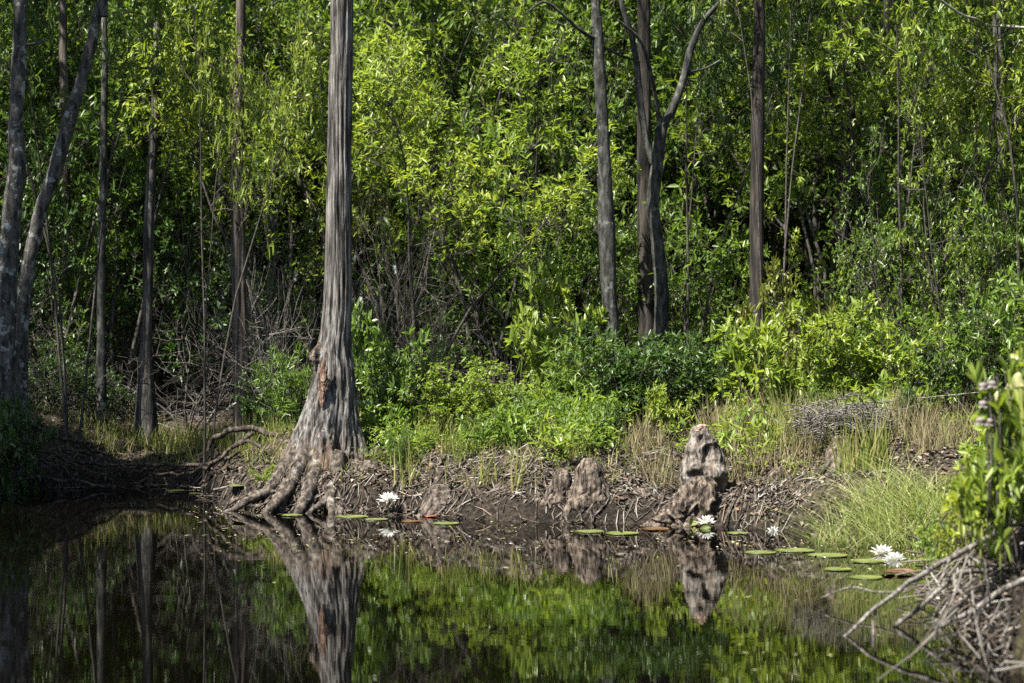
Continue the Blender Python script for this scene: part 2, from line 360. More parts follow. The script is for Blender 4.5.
# ------------------------------------------------------------------ shrubs: prototypes
def grow_shrub(seed, H, R, v0=.3, nst=7, nbr=8, ntw=5, nlf=8, L=.085, W=.03, spread=.5, start=.25, whorl=True, bare=False, wild=1.):
    r = np.random.default_rng(seed); st = MB(); B, D, U, LL = [], [], [], []
    def bits(p0, d, ln):
        k = 3
        pts = [p0]
        for _ in range(k - 1):
            d = nrm(d + r.normal(0, .22 * wild, 3) + np.array([0, 0, .08])); pts.append(pts[-1] + d * ln / (k - 1))
        return np.array(pts), d
    for s in range(nst):
        az = (s + r.uniform(-.4, .4)) / nst * 2 * PI; tilt = spread * r.uniform(.2, 1.)
        d = np.array([math.cos(az) * tilt, math.sin(az) * tilt, 1.]); d = nrm(d)
        base = np.array([math.cos(az), math.sin(az), 0]) * R * .18 * r.uniform(.2, 1); ln = H * r.uniform(.65, 1.05)
        pts = [base - d * .05]
        for k in range(7):
            d = nrm(d + r.normal(0, .13 * wild, 3) + np.array([math.cos(az), math.sin(az), 0]) * .03); pts.append(pts[-1] + d * ln / 7)
        pts = np.array(pts); tube(st, pts, np.linspace(.006 + .006 * H, .003, len(pts)), 5, cap=False)
        for b in range(nbr):
            t = start + (1 - start) * (b + r.uniform(0, 1)) / nbr; u = t * (len(pts) - 1); k = min(int(u), len(pts) - 2); p0 = pts[k] + (pts[k + 1] - pts[k]) * (u - k)
            a2 = r.uniform(0, 2 * PI); t = min(t + .0, 1); out = np.array([math.cos(a2), math.sin(a2), r.uniform(-.1, .7)]) + .5 * nrm(p0 * np.array([1, 1, 0]) + 1e-6)
            bl = R * r.uniform(.35, 1.15) * (1.15 - .6 * t)
            bp_, bd = bits(p0, nrm(out), bl); tube(st, bp_, np.linspace(.0045, .0022, 3), 4, cap=False)
            for w in range(ntw):
                v = r.uniform(v0, 1); kk = min(int(v * 2), 1); q0 = bp_[kk] + (bp_[kk + 1] - bp_[kk]) * (v * 2 - kk)
                td = nrm(nrm(bp_[kk + 1] - bp_[kk]) + r.normal(0, .6 * wild, 3) + np.array([0, 0, .5])); tl = r.uniform(.08, .2) * (1.9 if bare else 1) * (.6 + .4 * H)
                tp, td = bits(q0, td, tl); tube(st, tp, np.linspace(.0025, .0014, 3), 3, cap=False)
                if bare: continue
                for l in range(nlf):
                    if whorl and l < nlf * .6: pos = tp[2]; f = 1.0; out_w = .95
                    else: f = r.uniform(.25, .95); pos = tp[0] + (tp[2] - tp[0]) * f; out_w = .8
                    x = nrm(np.cross(td, r.normal(0, 1, 3)))
                    B.append(pos); D.append(nrm(td * r.uniform(.3, .95) + x * out_w + np.array([0, 0, .12]))); U.append(nrm(np.array([0, 0, 1.]) + r.normal(0, .35, 3))); LL.append(r.uniform(.6, 1.15))
    fo = None
    if not bare:
        fo = MB(); LL = np.array(LL)
        V, F = leaf_geo(np.array(B), np.array(D), np.array(U), LL * L, LL * W * r.uniform(.85, 1.15, len(LL)))
        fo.add(V, F)
    return st, fo

PROTO = {}
def proto(k, seeds, **kw): PROTO[k] = [grow_shrub(s, **kw) for s in seeds]
proto('whorl', (1, 2), H=1.0, R=.42, nst=7, nbr=8, ntw=5, nlf=9, L=.085, W=.028)
proto('narrow', (3, 4), H=1.0, R=.42, nst=8, nbr=8, ntw=5, nlf=8, L=.105, W=.021)
proto('broad', (5, 6), H=1.0, R=.42, nst=6, nbr=7, ntw=4, nlf=8, L=.125, W=.042)
proto('small', (7, 8), H=1.0, R=.42, nst=8, nbr=9, ntw=6, nlf=9, L=.052, W=.024)
proto('tall', (21, 22, 23), H=4.6, R=1.0, v0=.6, nst=7, nbr=12, ntw=10, nlf=9, L=.088, W=.026, spread=.3, start=.3)
proto('tallbroad', (24, 25), H=4.6, R=1.0, v0=.6, nst=6, nbr=10, ntw=8, nlf=9, L=.135, W=.042, spread=.3, start=.3)
proto('high', (26, 27), H=4.6, R=1.0, v0=.55, nst=3, nbr=16, ntw=9, nlf=9, L=.115, W=.031, spread=.22, start=.66)
proto('open', (51, 52), H=1.0, R=.42, nst=5, nbr=6, ntw=3, nlf=7, L=.15, W=.052, start=.35)
proto('mid', (31, 32, 33), H=2.3, R=.75, v0=.5, nst=7, nbr=9, ntw=7, nlf=9, L=.098, W=.029, spread=.4, start=.15)
proto('midsmall', (34, 35), H=2.3, R=.75, nst=7, nbr=12, ntw=7, nlf=8, L=.06, W=.022, spread=.4, start=.15)
proto('bare', (41, 42), H=1.6, R=.8, nst=9, nbr=8, ntw=5, bare=True, spread=.9, start=.1, wild=1.5)
MESHES = {}
def place_shrub(key, var, loc, sc, rz, leaf, twig, name, label, cat='shrub', group=None):
    st, fo = PROTO[key][var % len(PROTO[key])]
    k = (key, var % len(PROTO[key]))
    if k not in MESHES:
        MESHES[k] = (st.mesh(key + '_stem', TWIG), fo.mesh(key + '_foliage', LEAF_MID) if fo else None)
    e = empty(name, loc, label, cat, group, rz); e.scale = sc
    for nm, me, mt in (('stem', MESHES[k][0], twig), ('foliage', MESHES[k][1], leaf)):
        if me is None: continue
        o = bpy.data.objects.new(nm, me); COL.objects.link(o); o.parent = e
        o.material_slots[0].link = 'OBJECT'; o.material_slots[0].material = mt
    return e

def shrub_at(px, d, h, w, key, leaf, label, var=0, name='shrub', cat='shrub', group=None, twig=None, dz=0.):
    """h = height in metres, w = half width in metres"""
    x = (px - CX) / FPX * d
    H0 = {'tall': 4.6, 'tallbroad': 4.6, 'open': 1., 'high': 4.6, 'mid': 2.3, 'midsmall': 2.3, 'bare': 1.6}.get(key, 1.0)
    R0 = {'tall': 1.75, 'tallbroad': 1.75, 'high': 1.3, 'mid': 1.15, 'midsmall': 1.15, 'bare': 1.3}.get(key, .7)
    return place_shrub(key, var, (x, d, G(x, d) - .02 + dz), (w / R0, w / R0, h / H0), random.uniform(0, 6.28), leaf, twig or TWIG, name, label, cat, group)

M_, Y_, D_, R_ = LEAF_MID, LEAF_YEL, LEAF_DARK, LEAF_RED
GB = 'low leafy bushes along the top of the bank'
# front bank: every bush the photograph lets one point at
shrub_at(390, 13.95, .78, .36, 'narrow', M_, 'narrow leaved shrub crowding the shaded flank of the big flared trunk', 0, group=GB)
shrub_at(372, 14.3, .95, .34, 'broad', M_, 'taller broad leaved bush directly behind the big flared trunk', 0, group=GB)
shrub_at(452, 13.9, .52, .42, 'small', Y_, 'low yellow green bush at the edge of the dark hollow', 0, group=GB)
shrub_at(500, 13.85, .55, .42, 'small', Y_, 'brightest yellow green low bush above the bleached log', 1, group=GB)
shrub_at(548, 15.0, 1.12, .40, 'broad', Y_, 'yellow tinged upright bush with large pointed leaves beside the slim grey trunk', 1, group=GB)
shrub_at(572, 13.75, .62, .36, 'narrow', M_, 'fresh green bush behind the tallest grey root knee', 1, group=GB)
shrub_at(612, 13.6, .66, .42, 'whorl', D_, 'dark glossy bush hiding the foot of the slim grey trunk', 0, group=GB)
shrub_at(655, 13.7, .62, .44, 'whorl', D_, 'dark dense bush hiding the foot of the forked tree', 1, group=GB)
shrub_at(700, 13.9, .72, .42, 'narrow', D_, 'dark bush rising behind the big weathered stump', 0, group=GB)
shrub_at(752, 13.6, .80, .36, 'open', Y_, 'light green bush with long leaves uphill of the weathered stump', 0, group=GB)
shrub_at(785, 15.0, 1.10, .36, 'broad', R_, 'bush with reddish and yellow leaves before the straight brown trunk', 1, group=GB)
shrub_at(800, 13.7, .78, .44, 'whorl', Y_, 'spreading yellow green bush above the dry grass slope', 0, group=GB)
shrub_at(850, 13.8, .80, .46, 'whorl', Y_, 'bright bush above the matted dead brush', 1, group=GB)
shrub_at(905, 14.2, .8, .48, 'whorl', M_, 'mid green bush behind the thin fallen pole', 0, group=GB)
shrub_at(960, 14.4, .8, .5, 'small', D_, 'dark small leaved bush at the foot of the pale half hidden trunk', 1, group=GB)
shrub_at(1015, 14.6, .95, .5, 'whorl', M_, 'green bush behind the hooded pitcher plants', 1, group=GB)
shrub_at(296, 14.9, .7, .28, 'narrow', M_, 'narrow leaved bush beside the root arch and the flared trunk', 1, group=GB)
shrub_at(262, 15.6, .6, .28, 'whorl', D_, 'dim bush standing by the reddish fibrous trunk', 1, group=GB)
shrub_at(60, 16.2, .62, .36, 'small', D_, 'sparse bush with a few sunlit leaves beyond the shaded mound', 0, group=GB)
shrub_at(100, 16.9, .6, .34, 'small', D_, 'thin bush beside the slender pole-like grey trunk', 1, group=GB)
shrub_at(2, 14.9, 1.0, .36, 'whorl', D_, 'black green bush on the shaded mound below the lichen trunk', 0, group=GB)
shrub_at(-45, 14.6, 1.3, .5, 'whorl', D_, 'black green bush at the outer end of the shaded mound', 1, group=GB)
SEED = 'small leafy seedlings on the bare bank'
for px, d, h, w, k, lf, lb in [
    (268, 13.25, .17, .10, 'broad', Y_, 'tiny bright seedling among the roots on the sunny side of the flared trunk'),
    (402, 13.1, .34, .10, 'narrow', M_, 'thin seedling growing beside the white lily at the trunk'),
    (428, 13.4, .22, .10, 'narrow', Y_, 'light green seedling uphill of the bleached log'),
    (470, 13.3, .24, .13, 'narrow', M_, 'small seedling on bare soil between log and bright bushes'),
    (527, 13.4, .34, .13, 'broad', M_, 'leafy sprig standing beside the shortest grey root knee'),
    (603, 13.0, .26, .13, 'narrow', D_, 'pale leaved sprig drooping in front of the grey root knees'),
    (668, 13.1, .38, .16, 'broad', Y_, 'bright sprig just uphill of the weathered stump'),
    (742, 13.3, .30, .16, 'broad', Y_, 'flat topped yellow green sprig in the dry grass'),
    (905, 12.5, .30, .10, 'broad', D_, 'single dark round leaved sprig below the fallen pole'),
    (820, 13.4, .3, .16, 'whorl', M_, 'green sprig beside the matted dead brush')]:
    shrub_at(px, d, h, w, k, lf, lb, random.randint(0, 1), 'seedling', 'seedling', SEED)

GM = 'shrubs standing in the second row of the thicket'
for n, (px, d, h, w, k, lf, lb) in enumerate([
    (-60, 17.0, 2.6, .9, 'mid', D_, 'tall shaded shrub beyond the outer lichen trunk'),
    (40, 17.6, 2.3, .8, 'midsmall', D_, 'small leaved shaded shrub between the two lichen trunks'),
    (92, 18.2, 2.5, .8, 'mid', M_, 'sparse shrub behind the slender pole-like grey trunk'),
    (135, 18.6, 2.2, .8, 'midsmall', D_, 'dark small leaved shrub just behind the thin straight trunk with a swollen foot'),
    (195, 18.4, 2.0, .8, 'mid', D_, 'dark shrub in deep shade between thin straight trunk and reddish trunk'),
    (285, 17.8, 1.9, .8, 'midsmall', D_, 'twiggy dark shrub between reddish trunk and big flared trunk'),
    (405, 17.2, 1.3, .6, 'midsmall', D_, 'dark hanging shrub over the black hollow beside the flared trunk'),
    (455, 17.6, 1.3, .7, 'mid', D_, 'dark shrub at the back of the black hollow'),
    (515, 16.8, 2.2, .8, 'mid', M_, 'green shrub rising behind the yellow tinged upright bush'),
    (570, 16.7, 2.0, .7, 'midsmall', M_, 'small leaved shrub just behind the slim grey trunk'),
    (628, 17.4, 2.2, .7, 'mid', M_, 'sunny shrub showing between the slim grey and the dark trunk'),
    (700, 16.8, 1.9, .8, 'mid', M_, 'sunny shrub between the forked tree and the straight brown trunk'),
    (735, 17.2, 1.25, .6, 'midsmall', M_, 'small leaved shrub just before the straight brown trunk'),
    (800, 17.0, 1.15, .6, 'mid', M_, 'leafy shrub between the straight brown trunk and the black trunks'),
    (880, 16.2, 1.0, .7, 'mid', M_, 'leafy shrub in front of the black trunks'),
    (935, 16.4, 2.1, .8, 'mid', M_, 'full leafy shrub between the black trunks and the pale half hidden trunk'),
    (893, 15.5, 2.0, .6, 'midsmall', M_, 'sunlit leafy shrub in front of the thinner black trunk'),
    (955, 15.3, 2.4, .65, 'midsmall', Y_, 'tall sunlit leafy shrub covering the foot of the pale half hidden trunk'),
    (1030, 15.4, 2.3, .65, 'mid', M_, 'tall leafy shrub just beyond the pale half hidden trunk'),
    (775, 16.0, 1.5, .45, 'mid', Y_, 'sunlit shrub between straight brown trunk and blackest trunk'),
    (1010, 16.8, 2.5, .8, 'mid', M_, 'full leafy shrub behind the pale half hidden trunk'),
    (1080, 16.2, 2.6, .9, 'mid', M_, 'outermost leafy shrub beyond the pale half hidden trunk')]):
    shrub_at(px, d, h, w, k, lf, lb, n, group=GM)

GT = 'slender understorey trees filling the upper picture'
for n, (px, d, h, w, k, lf, lb) in enumerate([
    (-50, 19.4, 5.2, 1.5, 'tall', D_, 'shaded understorey tree beyond the outer lichen trunk'),
    (60, 20.0, 5.0, 1.4, 'tall', M_, 'understorey tree behind the two lichen trunks'),
    (140, 20.6, 5.2, 1.4, 'tall', D_, 'understorey tree behind the thin straight trunk with a swollen foot'),
    (208, 15.5, 4.8, .42, 'high', Y_, 'yellow green understorey tree whose leaves cross the reddish trunk'),
    (285, 19.6, 5.0, 1.4, 'tall', Y_, 'bright understorey tree between the reddish and the flared trunk'),
    (385, 19.0, 4.8, 1.4, 'tall', Y_, 'bright understorey tree just past the flared trunk'),
    (460, 19.8, 5.2, 1.5, 'tallbroad', M_, 'broadest sunlit understorey tree in the open gap'),
    (535, 19.2, 5.0, 1.4, 'tall', M_, 'sunlit understorey tree behind the slim grey trunk'),
    (620, 20.0, 5.0, 1.3, 'tall', D_, 'understorey tree seen through the crown of the forked tree'),
    (705, 20.0, 5.2, 1.4, 'tallbroad', M_, 'sunlit understorey tree between forked tree and straight brown trunk'),
    (826, 16.3, 4.1, .8, 'high', Y_, 'broad leaved understorey tree overhanging the straight brown trunk'),
    (872, 16.4, 4.0, 1.0, 'high', Y_, 'broad leaved understorey tree over the black trunks'),
    (925, 18.4, 4.8, 1.3, 'tall', D_, 'understorey tree between the black trunks and the pale half hidden trunk'),
    (1000, 18.6, 5.0, 1.4, 'tall', M_, 'understorey tree behind the pale half hidden trunk'),
    (288, 16.8, 3.7, .8, 'high', Y_, 'overhanging small tree leafing out high between the reddish and the flared trunk'),
    (420, 16.0, 3.1, .8, 'high', Y_, 'overhanging small tree leafing out over the black hollow'),
    (488, 16.8, 3.3, .85, 'high', Y_, 'overhanging small tree leafing out before the sunlit gap'),
    (905, 15.5, 4.5, .65, 'high', Y_, 'leaf spray hanging over the dark gap by the black trunks'),
    (1035, 15.2, 4.2, .7, 'high', M_, 'leaf spray at the picture edge over the pale half hidden trunk'),
    (690, 16.2, 4.9, .5, 'high', D_, 'leaf spray crossing the top of the forked tree'),
    (75, 15.7, 4.6, .5, 'high', M_, 'leaf spray crossing the slanting lichen trunk near its top'),
    (125, 17.8, 4.0, .9, 'high', M_, 'overhanging small tree leafing out above the grassy inlet'),
    (45, 17.6, 3.9, .9, 'high', M_, 'overhanging small tree leafing out between the lichen trunks'),
    (205, 20.2, 4.9, 1.3, 'tall', M_, 'understorey tree behind the reddish fibrous trunk'),
    (772, 15.2, 4.9, .42, 'high', Y_, 'leaf spray hanging in front of the top of the straight brown trunk'),
    (975, 15.6, 3.9, .7, 'high', Y_, 'leaf spray hanging before the pale half hidden trunk'),
    (1090, 18.2, 5.0, 1.5, 'tallbroad', M_, 'outermost understorey tree beyond the pale half hidden trunk')]):
    shrub_at(px, d, h, w, k, lf, lb, n, 'understorey_tree', 'small tree', GT)

GD = 'dead leafless shrubs in the shade'
for n, (px, d, h, w, lb) in enumerate([
    (30, 16.4, 1.0, .9, 'grey leafless shrub between the two lichen trunks'),
    (95, 16.6, .9, .9, 'grey leafless shrub at the foot of the slender pole-like trunk'),
    (190, 17.4, 1.4, 1.0, 'leafless tangle between thin straight trunk and reddish trunk'),
    (268, 17.0, 1.9, 1.0, 'tall leafless tangle between reddish trunk and big flared trunk'),
    (300, 15.8, 1.3, .8, 'leafless twigs poking out beside the flared trunk'),
    (420, 16.8, 1.4, .9, 'leafless tangle hanging in the black hollow'),
    (282, 16.1, 2.7, .8, 'high leafless tangle of pale twigs just uphill of the flared trunk'),
    (398, 16.3, 2.6, .8, 'high leafless tangle of pale twigs over the black hollow'),
    (500, 16.8, 1.1, .8, 'leafless twigs behind the bright yellow green bushes'),
    (865, 17.0, 1.6, .8, 'leafless tangle about the black trunks'),
    (985, 15.8, 1.5, .8, 'leafless twigs beside the pale half hidden trunk')]):
    shrub_at(px, d, h * .8, w, 'bare', None, lb, n, 'dead_shrub', 'dead shrub', GD, TWIG if n % 2 else TWIG_GREY)

# thicket: reads as one mass behind everything
def rz(a): c, s = math.cos(a), math.sin(a); return np.array([[c, -s, 0], [s, c, 0], [0, 0, 1.]])
r = np.random.default_rng(77)
mb = MB()
for k in range(112):
    d = r.uniform(20.8, 29); x = r.uniform(-.37, .37) * d
    key = ['tall', 'tall', 'tallbroad', 'mid'][r.integers(0, 4)]
    st, fo = PROTO[key][r.integers(0, len(PROTO[key]))]
    s = r.uniform(.9, 1.5); sz = s * (r.uniform(1.0, 1.5) if key != 'mid' else 1.2)
    A = rz(r.uniform(0, 6.28)) * np.array([s, s, sz])[:, None]
    off = (x, d, float(gz(np.array([x]), np.array([d]), False)[0]) - .05)
    mb.merge(fo, A, off, 0); mb.merge(st, A, off, 1)
# unseen layer of loose leaves, added above the view to darken the thicket
n = 120000; cx = r.uniform(-22, 15, 2600); cyy = r.uniform(18.6, 46, 2600); k = r.integers(0, 2600, n)
keep = vnoise(np.stack([cx * .45, cyy * .45, cx * 0], -1), 12)[k] > -.25; k = k[keep]; n = len(k)
pos = np.stack([cx[k], cyy[k], 7.2 + (cyy[k] - 20) * .13 + r.uniform(0, 1.6, n)], -1) + r.normal(0, .28, (n, 3)) * [1, 1, .4]
V, F = leaf_geo(pos, nrm(r.normal(0, 1, (n, 3)) * [1, 1, .4]), nrm(r.normal(0, .4, (n, 3)) + [0, 0, 1]), r.uniform(.14, .22, n), r.uniform(.05, .08, n)); mb.add(V, F, 0)
tag(mb.build('thicket_foliage', [LEAF_FAR, TWIG]), 'unbroken mass of evergreen thicket closing the view behind the trees', None, None, 'stuff')
mb = MB(); n = 110000
d = r.uniform(30, 46, n); x = r.uniform(-.45, .45, n) * d; z = r.uniform(.3, 12.5, n) ; keep = (z < 9 + 3 * vnoise(np.stack([x * .4, d * .4, x * 0], -1), 3)); d, x, z = d[keep], x[keep], z[keep]
V, F = leaf_geo(np.stack([x, d, z], -1), nrm(r.normal(0, 1, (len(d), 3)) + [0, -.3, 0]), nrm(r.normal(0, .5, (len(d), 3)) + [0, -.2, 1]), r.uniform(.14, .26, len(d)), r.uniform(.08, .14, len(d)))
mb.add(V, F, 0)
for k in range(70):
    dd = r.uniform(31, 46); xx = r.uniform(-.42, .42) * dd
    tube(mb, catmull([(xx, dd, .2), (xx + r.normal(0, .2), dd, 5), (xx + r.normal(0, .5), dd, 12)], 9), np.linspace(.16, .06, 9), 7, 1)
tag(mb.build('far_wood_foliage', [LEAF_FAR, BARK_BROWN]), 'distant swamp wood glimpsed through the thicket', None, None, 'stuff')

# ------------------------------------------------------------------ trees
def trunk_mesh(path, rad, sides, rings, fl=None, ridge=.1, fine=(10., 2.), seed=0):
    """tapered trunk with fissured bark; fl(theta, s) gives flutes"""
    c = catmull(path, rings)
    R = np.interp(np.linspace(0, len(path) - 1, rings), np.arange(len(path)), rad)
    th = np.arange(sides) / sides * 2 * PI
    ct, s_ = np.cos(th), np.sin(th)
    mod = np.ones((rings, sides))
    if fl is not None: mod = fl(th[None, :], np.linspace(0, 1, rings)[:, None])
    Re = np.sqrt(R * .08)
    q = np.stack([ct[None, :] * Re[:, None] * fine[0] * np.ones((rings, 1)), s_[None, :] * Re[:, None] * fine[0] * np.ones((rings, 1)), (c[:, 2] * fine[1])[:, None] * np.ones(sides)], -1)
    q = q + vnoise(q * .3 + 70, seed + 4)[..., None] * .5
    rd = 1 - np.abs(fbm(q, seed, 3)) * 2
    mod = mod * (1 + ridge * (rd - .5) * np.minimum(1, np.sqrt(.08 / R))[:, None]) * (1 + .06 * vnoise(q * .25, seed + 9))
    V = np.stack([c[:, None, 0] + ct * R[:, None] * mod, c[:, None, 1] + s_ * R[:, None] * mod, c[:, None, 2] + 0 * mod], -1)
    mb = MB(); i = np.arange(rings - 1)[:, None] * sides; j = np.arange(sides); k = (j + 1) % sides
    mb.add(V, [np.stack([i + j, i + k, i + sides + k, i + sides + j], -1).reshape(-1, 4), (np.arange(sides) + (rings - 1) * sides)[None, :]])
    return mb

def crown_mesh(seed, c, rad, nclu, per, L, W, flat=.5):
    r = np.random.default_rng(seed)
    u = nrm(r.normal(0, 1, (nclu, 3))) * (r.uniform(.15, 1, (nclu, 1)) ** .5) * np.array(rad)
    u = u + np.stack([vnoise(u * .9 + 5, seed + k) for k in range(3)], -1) * .5
    tw = nrm(u / np.array(rad) + r.normal(0, .5, u.shape))
    cc = np.repeat(u, per, 0); td = np.repeat(tw, per, 0)
    n = len(cc); pos = cc + td * r.uniform(0, .45, (n, 1)) + r.normal(0, .07, (n, 3))
    D = nrm(td * .5 + r.normal(0, .7, (n, 3)) + [0, 0, .1]); U = nrm(r.normal(0, flat, (n, 3)) + [0, 0, 1])
    V, F = leaf_geo(pos + np.array(c), D, U, r.uniform(.7, 1.2, n) * L, r.uniform(.8, 1.2, n) * W)
    mb = MB(); mb.add(V, F); return mb, u + np.array(c), tw

def tree(name, label, pts, widths, bark, ztop, crown=None, leaf=None, sides=20, group=None, fl=None, ridge=.16, fine=(20., 2.), seed=1, limbs=(), lean=(0, 0), step=.03, sink=.1):
    """pts: (column, row, distance) from the foot up; widths in pixels"""
    W = [P(*p) for p in pts]; rad = [w / 2 / FPX * p[2] for w, p in zip(widths, pts)]
    base = W[0].copy()
    g = G(base[0], base[1]); base[2] = min(base[2], g); W[0] = W[0].copy(); W[0][2] = base[2] - sink
    top = W[-1] + np.array([lean[0], lean[1], ztop - W[-1][2]]); W.append(top); rad.append(rad[-1] * .35)
    path = np.array(W) - base
    ln = np.linalg.norm(np.diff(path, axis=0), axis=1).sum()
    e = empty(name, base, label, 'tree', group)
    trunk_mesh(path, rad, sides, int(ln / step), fl, ridge, fine, seed).build('trunk', bark, e, True)
    for lp, lw in limbs:
        lw_ = [w * .36 / FPX * p[2] for w, p in zip(lw, lp)]
        q = catmull(np.array([P(*p) for p in lp]) - base, 8 * len(lp))
        b = MB(); tube(b, q, np.interp(np.linspace(0, len(lp) - 1, len(q)), np.arange(len(lp)), lw_), 10, 0, .16, seed)
        b.build('branch', bark, e, True)
    if crown:
        (dx, dy, cz), rd, nclu, per, L, Wd = crown
        cc = np.array([path[-1][0] * .6 + dx, path[-1][1] * .6 + dy, cz - base[2]])
        cm, ends, tw = crown_mesh(seed + 50, cc, rd, nclu, per, L, Wd)
        lb = MB(); rr = np.random.default_rng(seed)
        for k in rr.choice(len(ends), min(26, len(ends)), replace=False):
            t = rr.uniform(.55, .98); a = path[-2] + (path[-1] - path[-2]) * t
            m_ = (a + ends[k]) / 2 + np.array([0, 0, .25]); q = catmull([a, m_, ends[k] + tw[k] * .4], 8); tube(lb, q, np.linspace(.03, .006, 8), 5, cap=False)
        lb.build('limb', bark, e); cm.build('crown', leaf or LEAF_MID, e)
    return e, base

# the big flared cypress
def flare(th, s):
    k = np.clip(1 - s / .36, 0, 1) ** 1.2
    lob = .17 * np.cos(5 * th + .6 + s * 5) + .10 * np.cos(9 * th + 2) + .06 * np.cos(14 * th)
    g = -.42 * np.exp(-((np.angle(np.exp(1j * (th - (-PI / 2 + .55)))) / .17) ** 2)) * np.clip(1 - np.abs(s - .1) / .15, 0, 1)
    return 1 + k * lob + g
MAIN = [(322, 500, 13.5), (325, 468, 13.5), (326.5, 448, 13.5), (329.5, 425, 13.5), (332, 400, 13.5), (334.5, 372, 13.5), (334, 352, 13.5), (336, 330, 13.5),
        (337.5, 300, 13.5), (338.5, 230, 13.5), (339, 150, 13.5), (340.5, 60, 13.5), (341.5, -20, 13.5)]
tr, mbase = tree('flared_cypress_tree', 'tall grey cypress with a widely flared fluted base at the water', MAIN,
     [112, 86, 73, 59, 48, 40, 35, 29, 27, 24.5, 23, 21.5, 21], BARK_MAIN, 10.5, ((.2, .3, 9.6), (1.6, 1.6, 1.8), 90, 40, .05, .012), LEAF_MID,
     190, None, flare, .2, (46., 1.3), 3, step=.012, sink=.0)
def root(pts, w, parent, base, bark=ROOT, sides=10, rough=.3, seed=0, name='root', flat=1.):
    q = catmull(np.array([P(*p) for p in pts]) - base, 16 * len(pts)); ww = [a * .42 / FPX * p[2] for a, p in zip(w, pts)]
    q = q + np.stack([vnoise(q * 9 + 31 * k, seed + k) for k in range(3)], -1) * .012
    b = MB(); tube(b, q, np.interp(np.linspace(0, len(pts) - 1, len(q)), np.arange(len(pts)), ww), sides, 0, rough, seed, flat=flat)
    return b.build(name, bark, parent, True)
rr = np.random.default_rng(42)
for k in range(24):
    t = (k + rr.uniform(-.5, .5)) / 23; x0 = 287 + 66 * t; y0 = 466 + 6 * math.sin(t * PI) + rr.normal(0, 2)
    x1 = np.interp(t, [0, .3, .6, 1], [228, 262, 300, 352]) + rr.normal(0, 15); y1 = np.interp(t, [0, .3, .7, 1], [508, 516, 521, 519])
    d1 = np.interp(t, [0, .4, 1], [13.15, 12.88, 12.78]); d0 = 13.38 - .12 * math.sin(t * PI); w0 = rr.choice([3, 3, 4, 5, 6, 9])
    pts = [(320 + (x0 - 320) * .93, y0 - 17, d0 + .05), (x0, y0 - 4, d0 - .01), (x0 + (x1 - x0) * .22, y0 + 10, d0 - .06), (x0 + (x1 - x0) * .55 + rr.normal(0, 8), y0 + (y1 - y0) * .5 + rr.normal(0, 3), d0 + (d1 - d0) * .5), (x0 + (x1 - x0) * .85 + rr.normal(0, 5), y0 + (y1 - y0) * .85, d0 + (d1 - d0) * .9), (x1, y1 + 3, d1)]
    root(pts, [w0 * 1.3 + 3, w0 * 1.2 + 3, w0, w0 * .8, w0 * .7, w0 * .4], tr, mbase, sides=12, rough=.8, seed=k, flat=.8)
for k, (pts, w) in enumerate([
    ([(300, 448, 13.40), (286, 468, 13.28), (268, 488, 13.18), (246, 502, 13.08), (224, 512, 13.0)], [24, 20, 15, 10, 5]),
    ([(306, 452, 13.36), (296, 474, 13.2), (284, 494, 13.05), (270, 508, 12.9), (256, 520, 12.82)], [24, 21, 16, 12, 7]),
    ([(318, 456, 13.30), (312, 478, 13.15), (308, 496, 12.98), (300, 510, 12.86), (294, 522, 12.78)], [24, 19, 15, 13, 9]),
    ([(336, 456, 13.30), (336, 478, 13.15), (330, 498, 12.98), (332, 512, 12.86), (328, 522, 12.78)], [22, 17, 13, 11, 8]),
    ([(352, 462, 13.4), (346, 476, 13.22), (336, 490, 13.05), (322, 503, 12.9), (306, 517, 12.78)], [14, 11, 10, 9, 6]),
    ([(354, 462, 13.4), (366, 470, 13.25), (380, 478, 13.15), (386, 494, 13.0), (392, 514, 12.8)], [14, 12, 9, 7, 4]),
    ([(350, 462, 13.4), (358, 476, 13.2), (352, 490, 13.1), (364, 505, 12.92), (368, 519, 12.8)], [12, 10, 8, 7, 5])]):
    root(pts, w, tr, mbase, seed=70 + k, rough=.5)
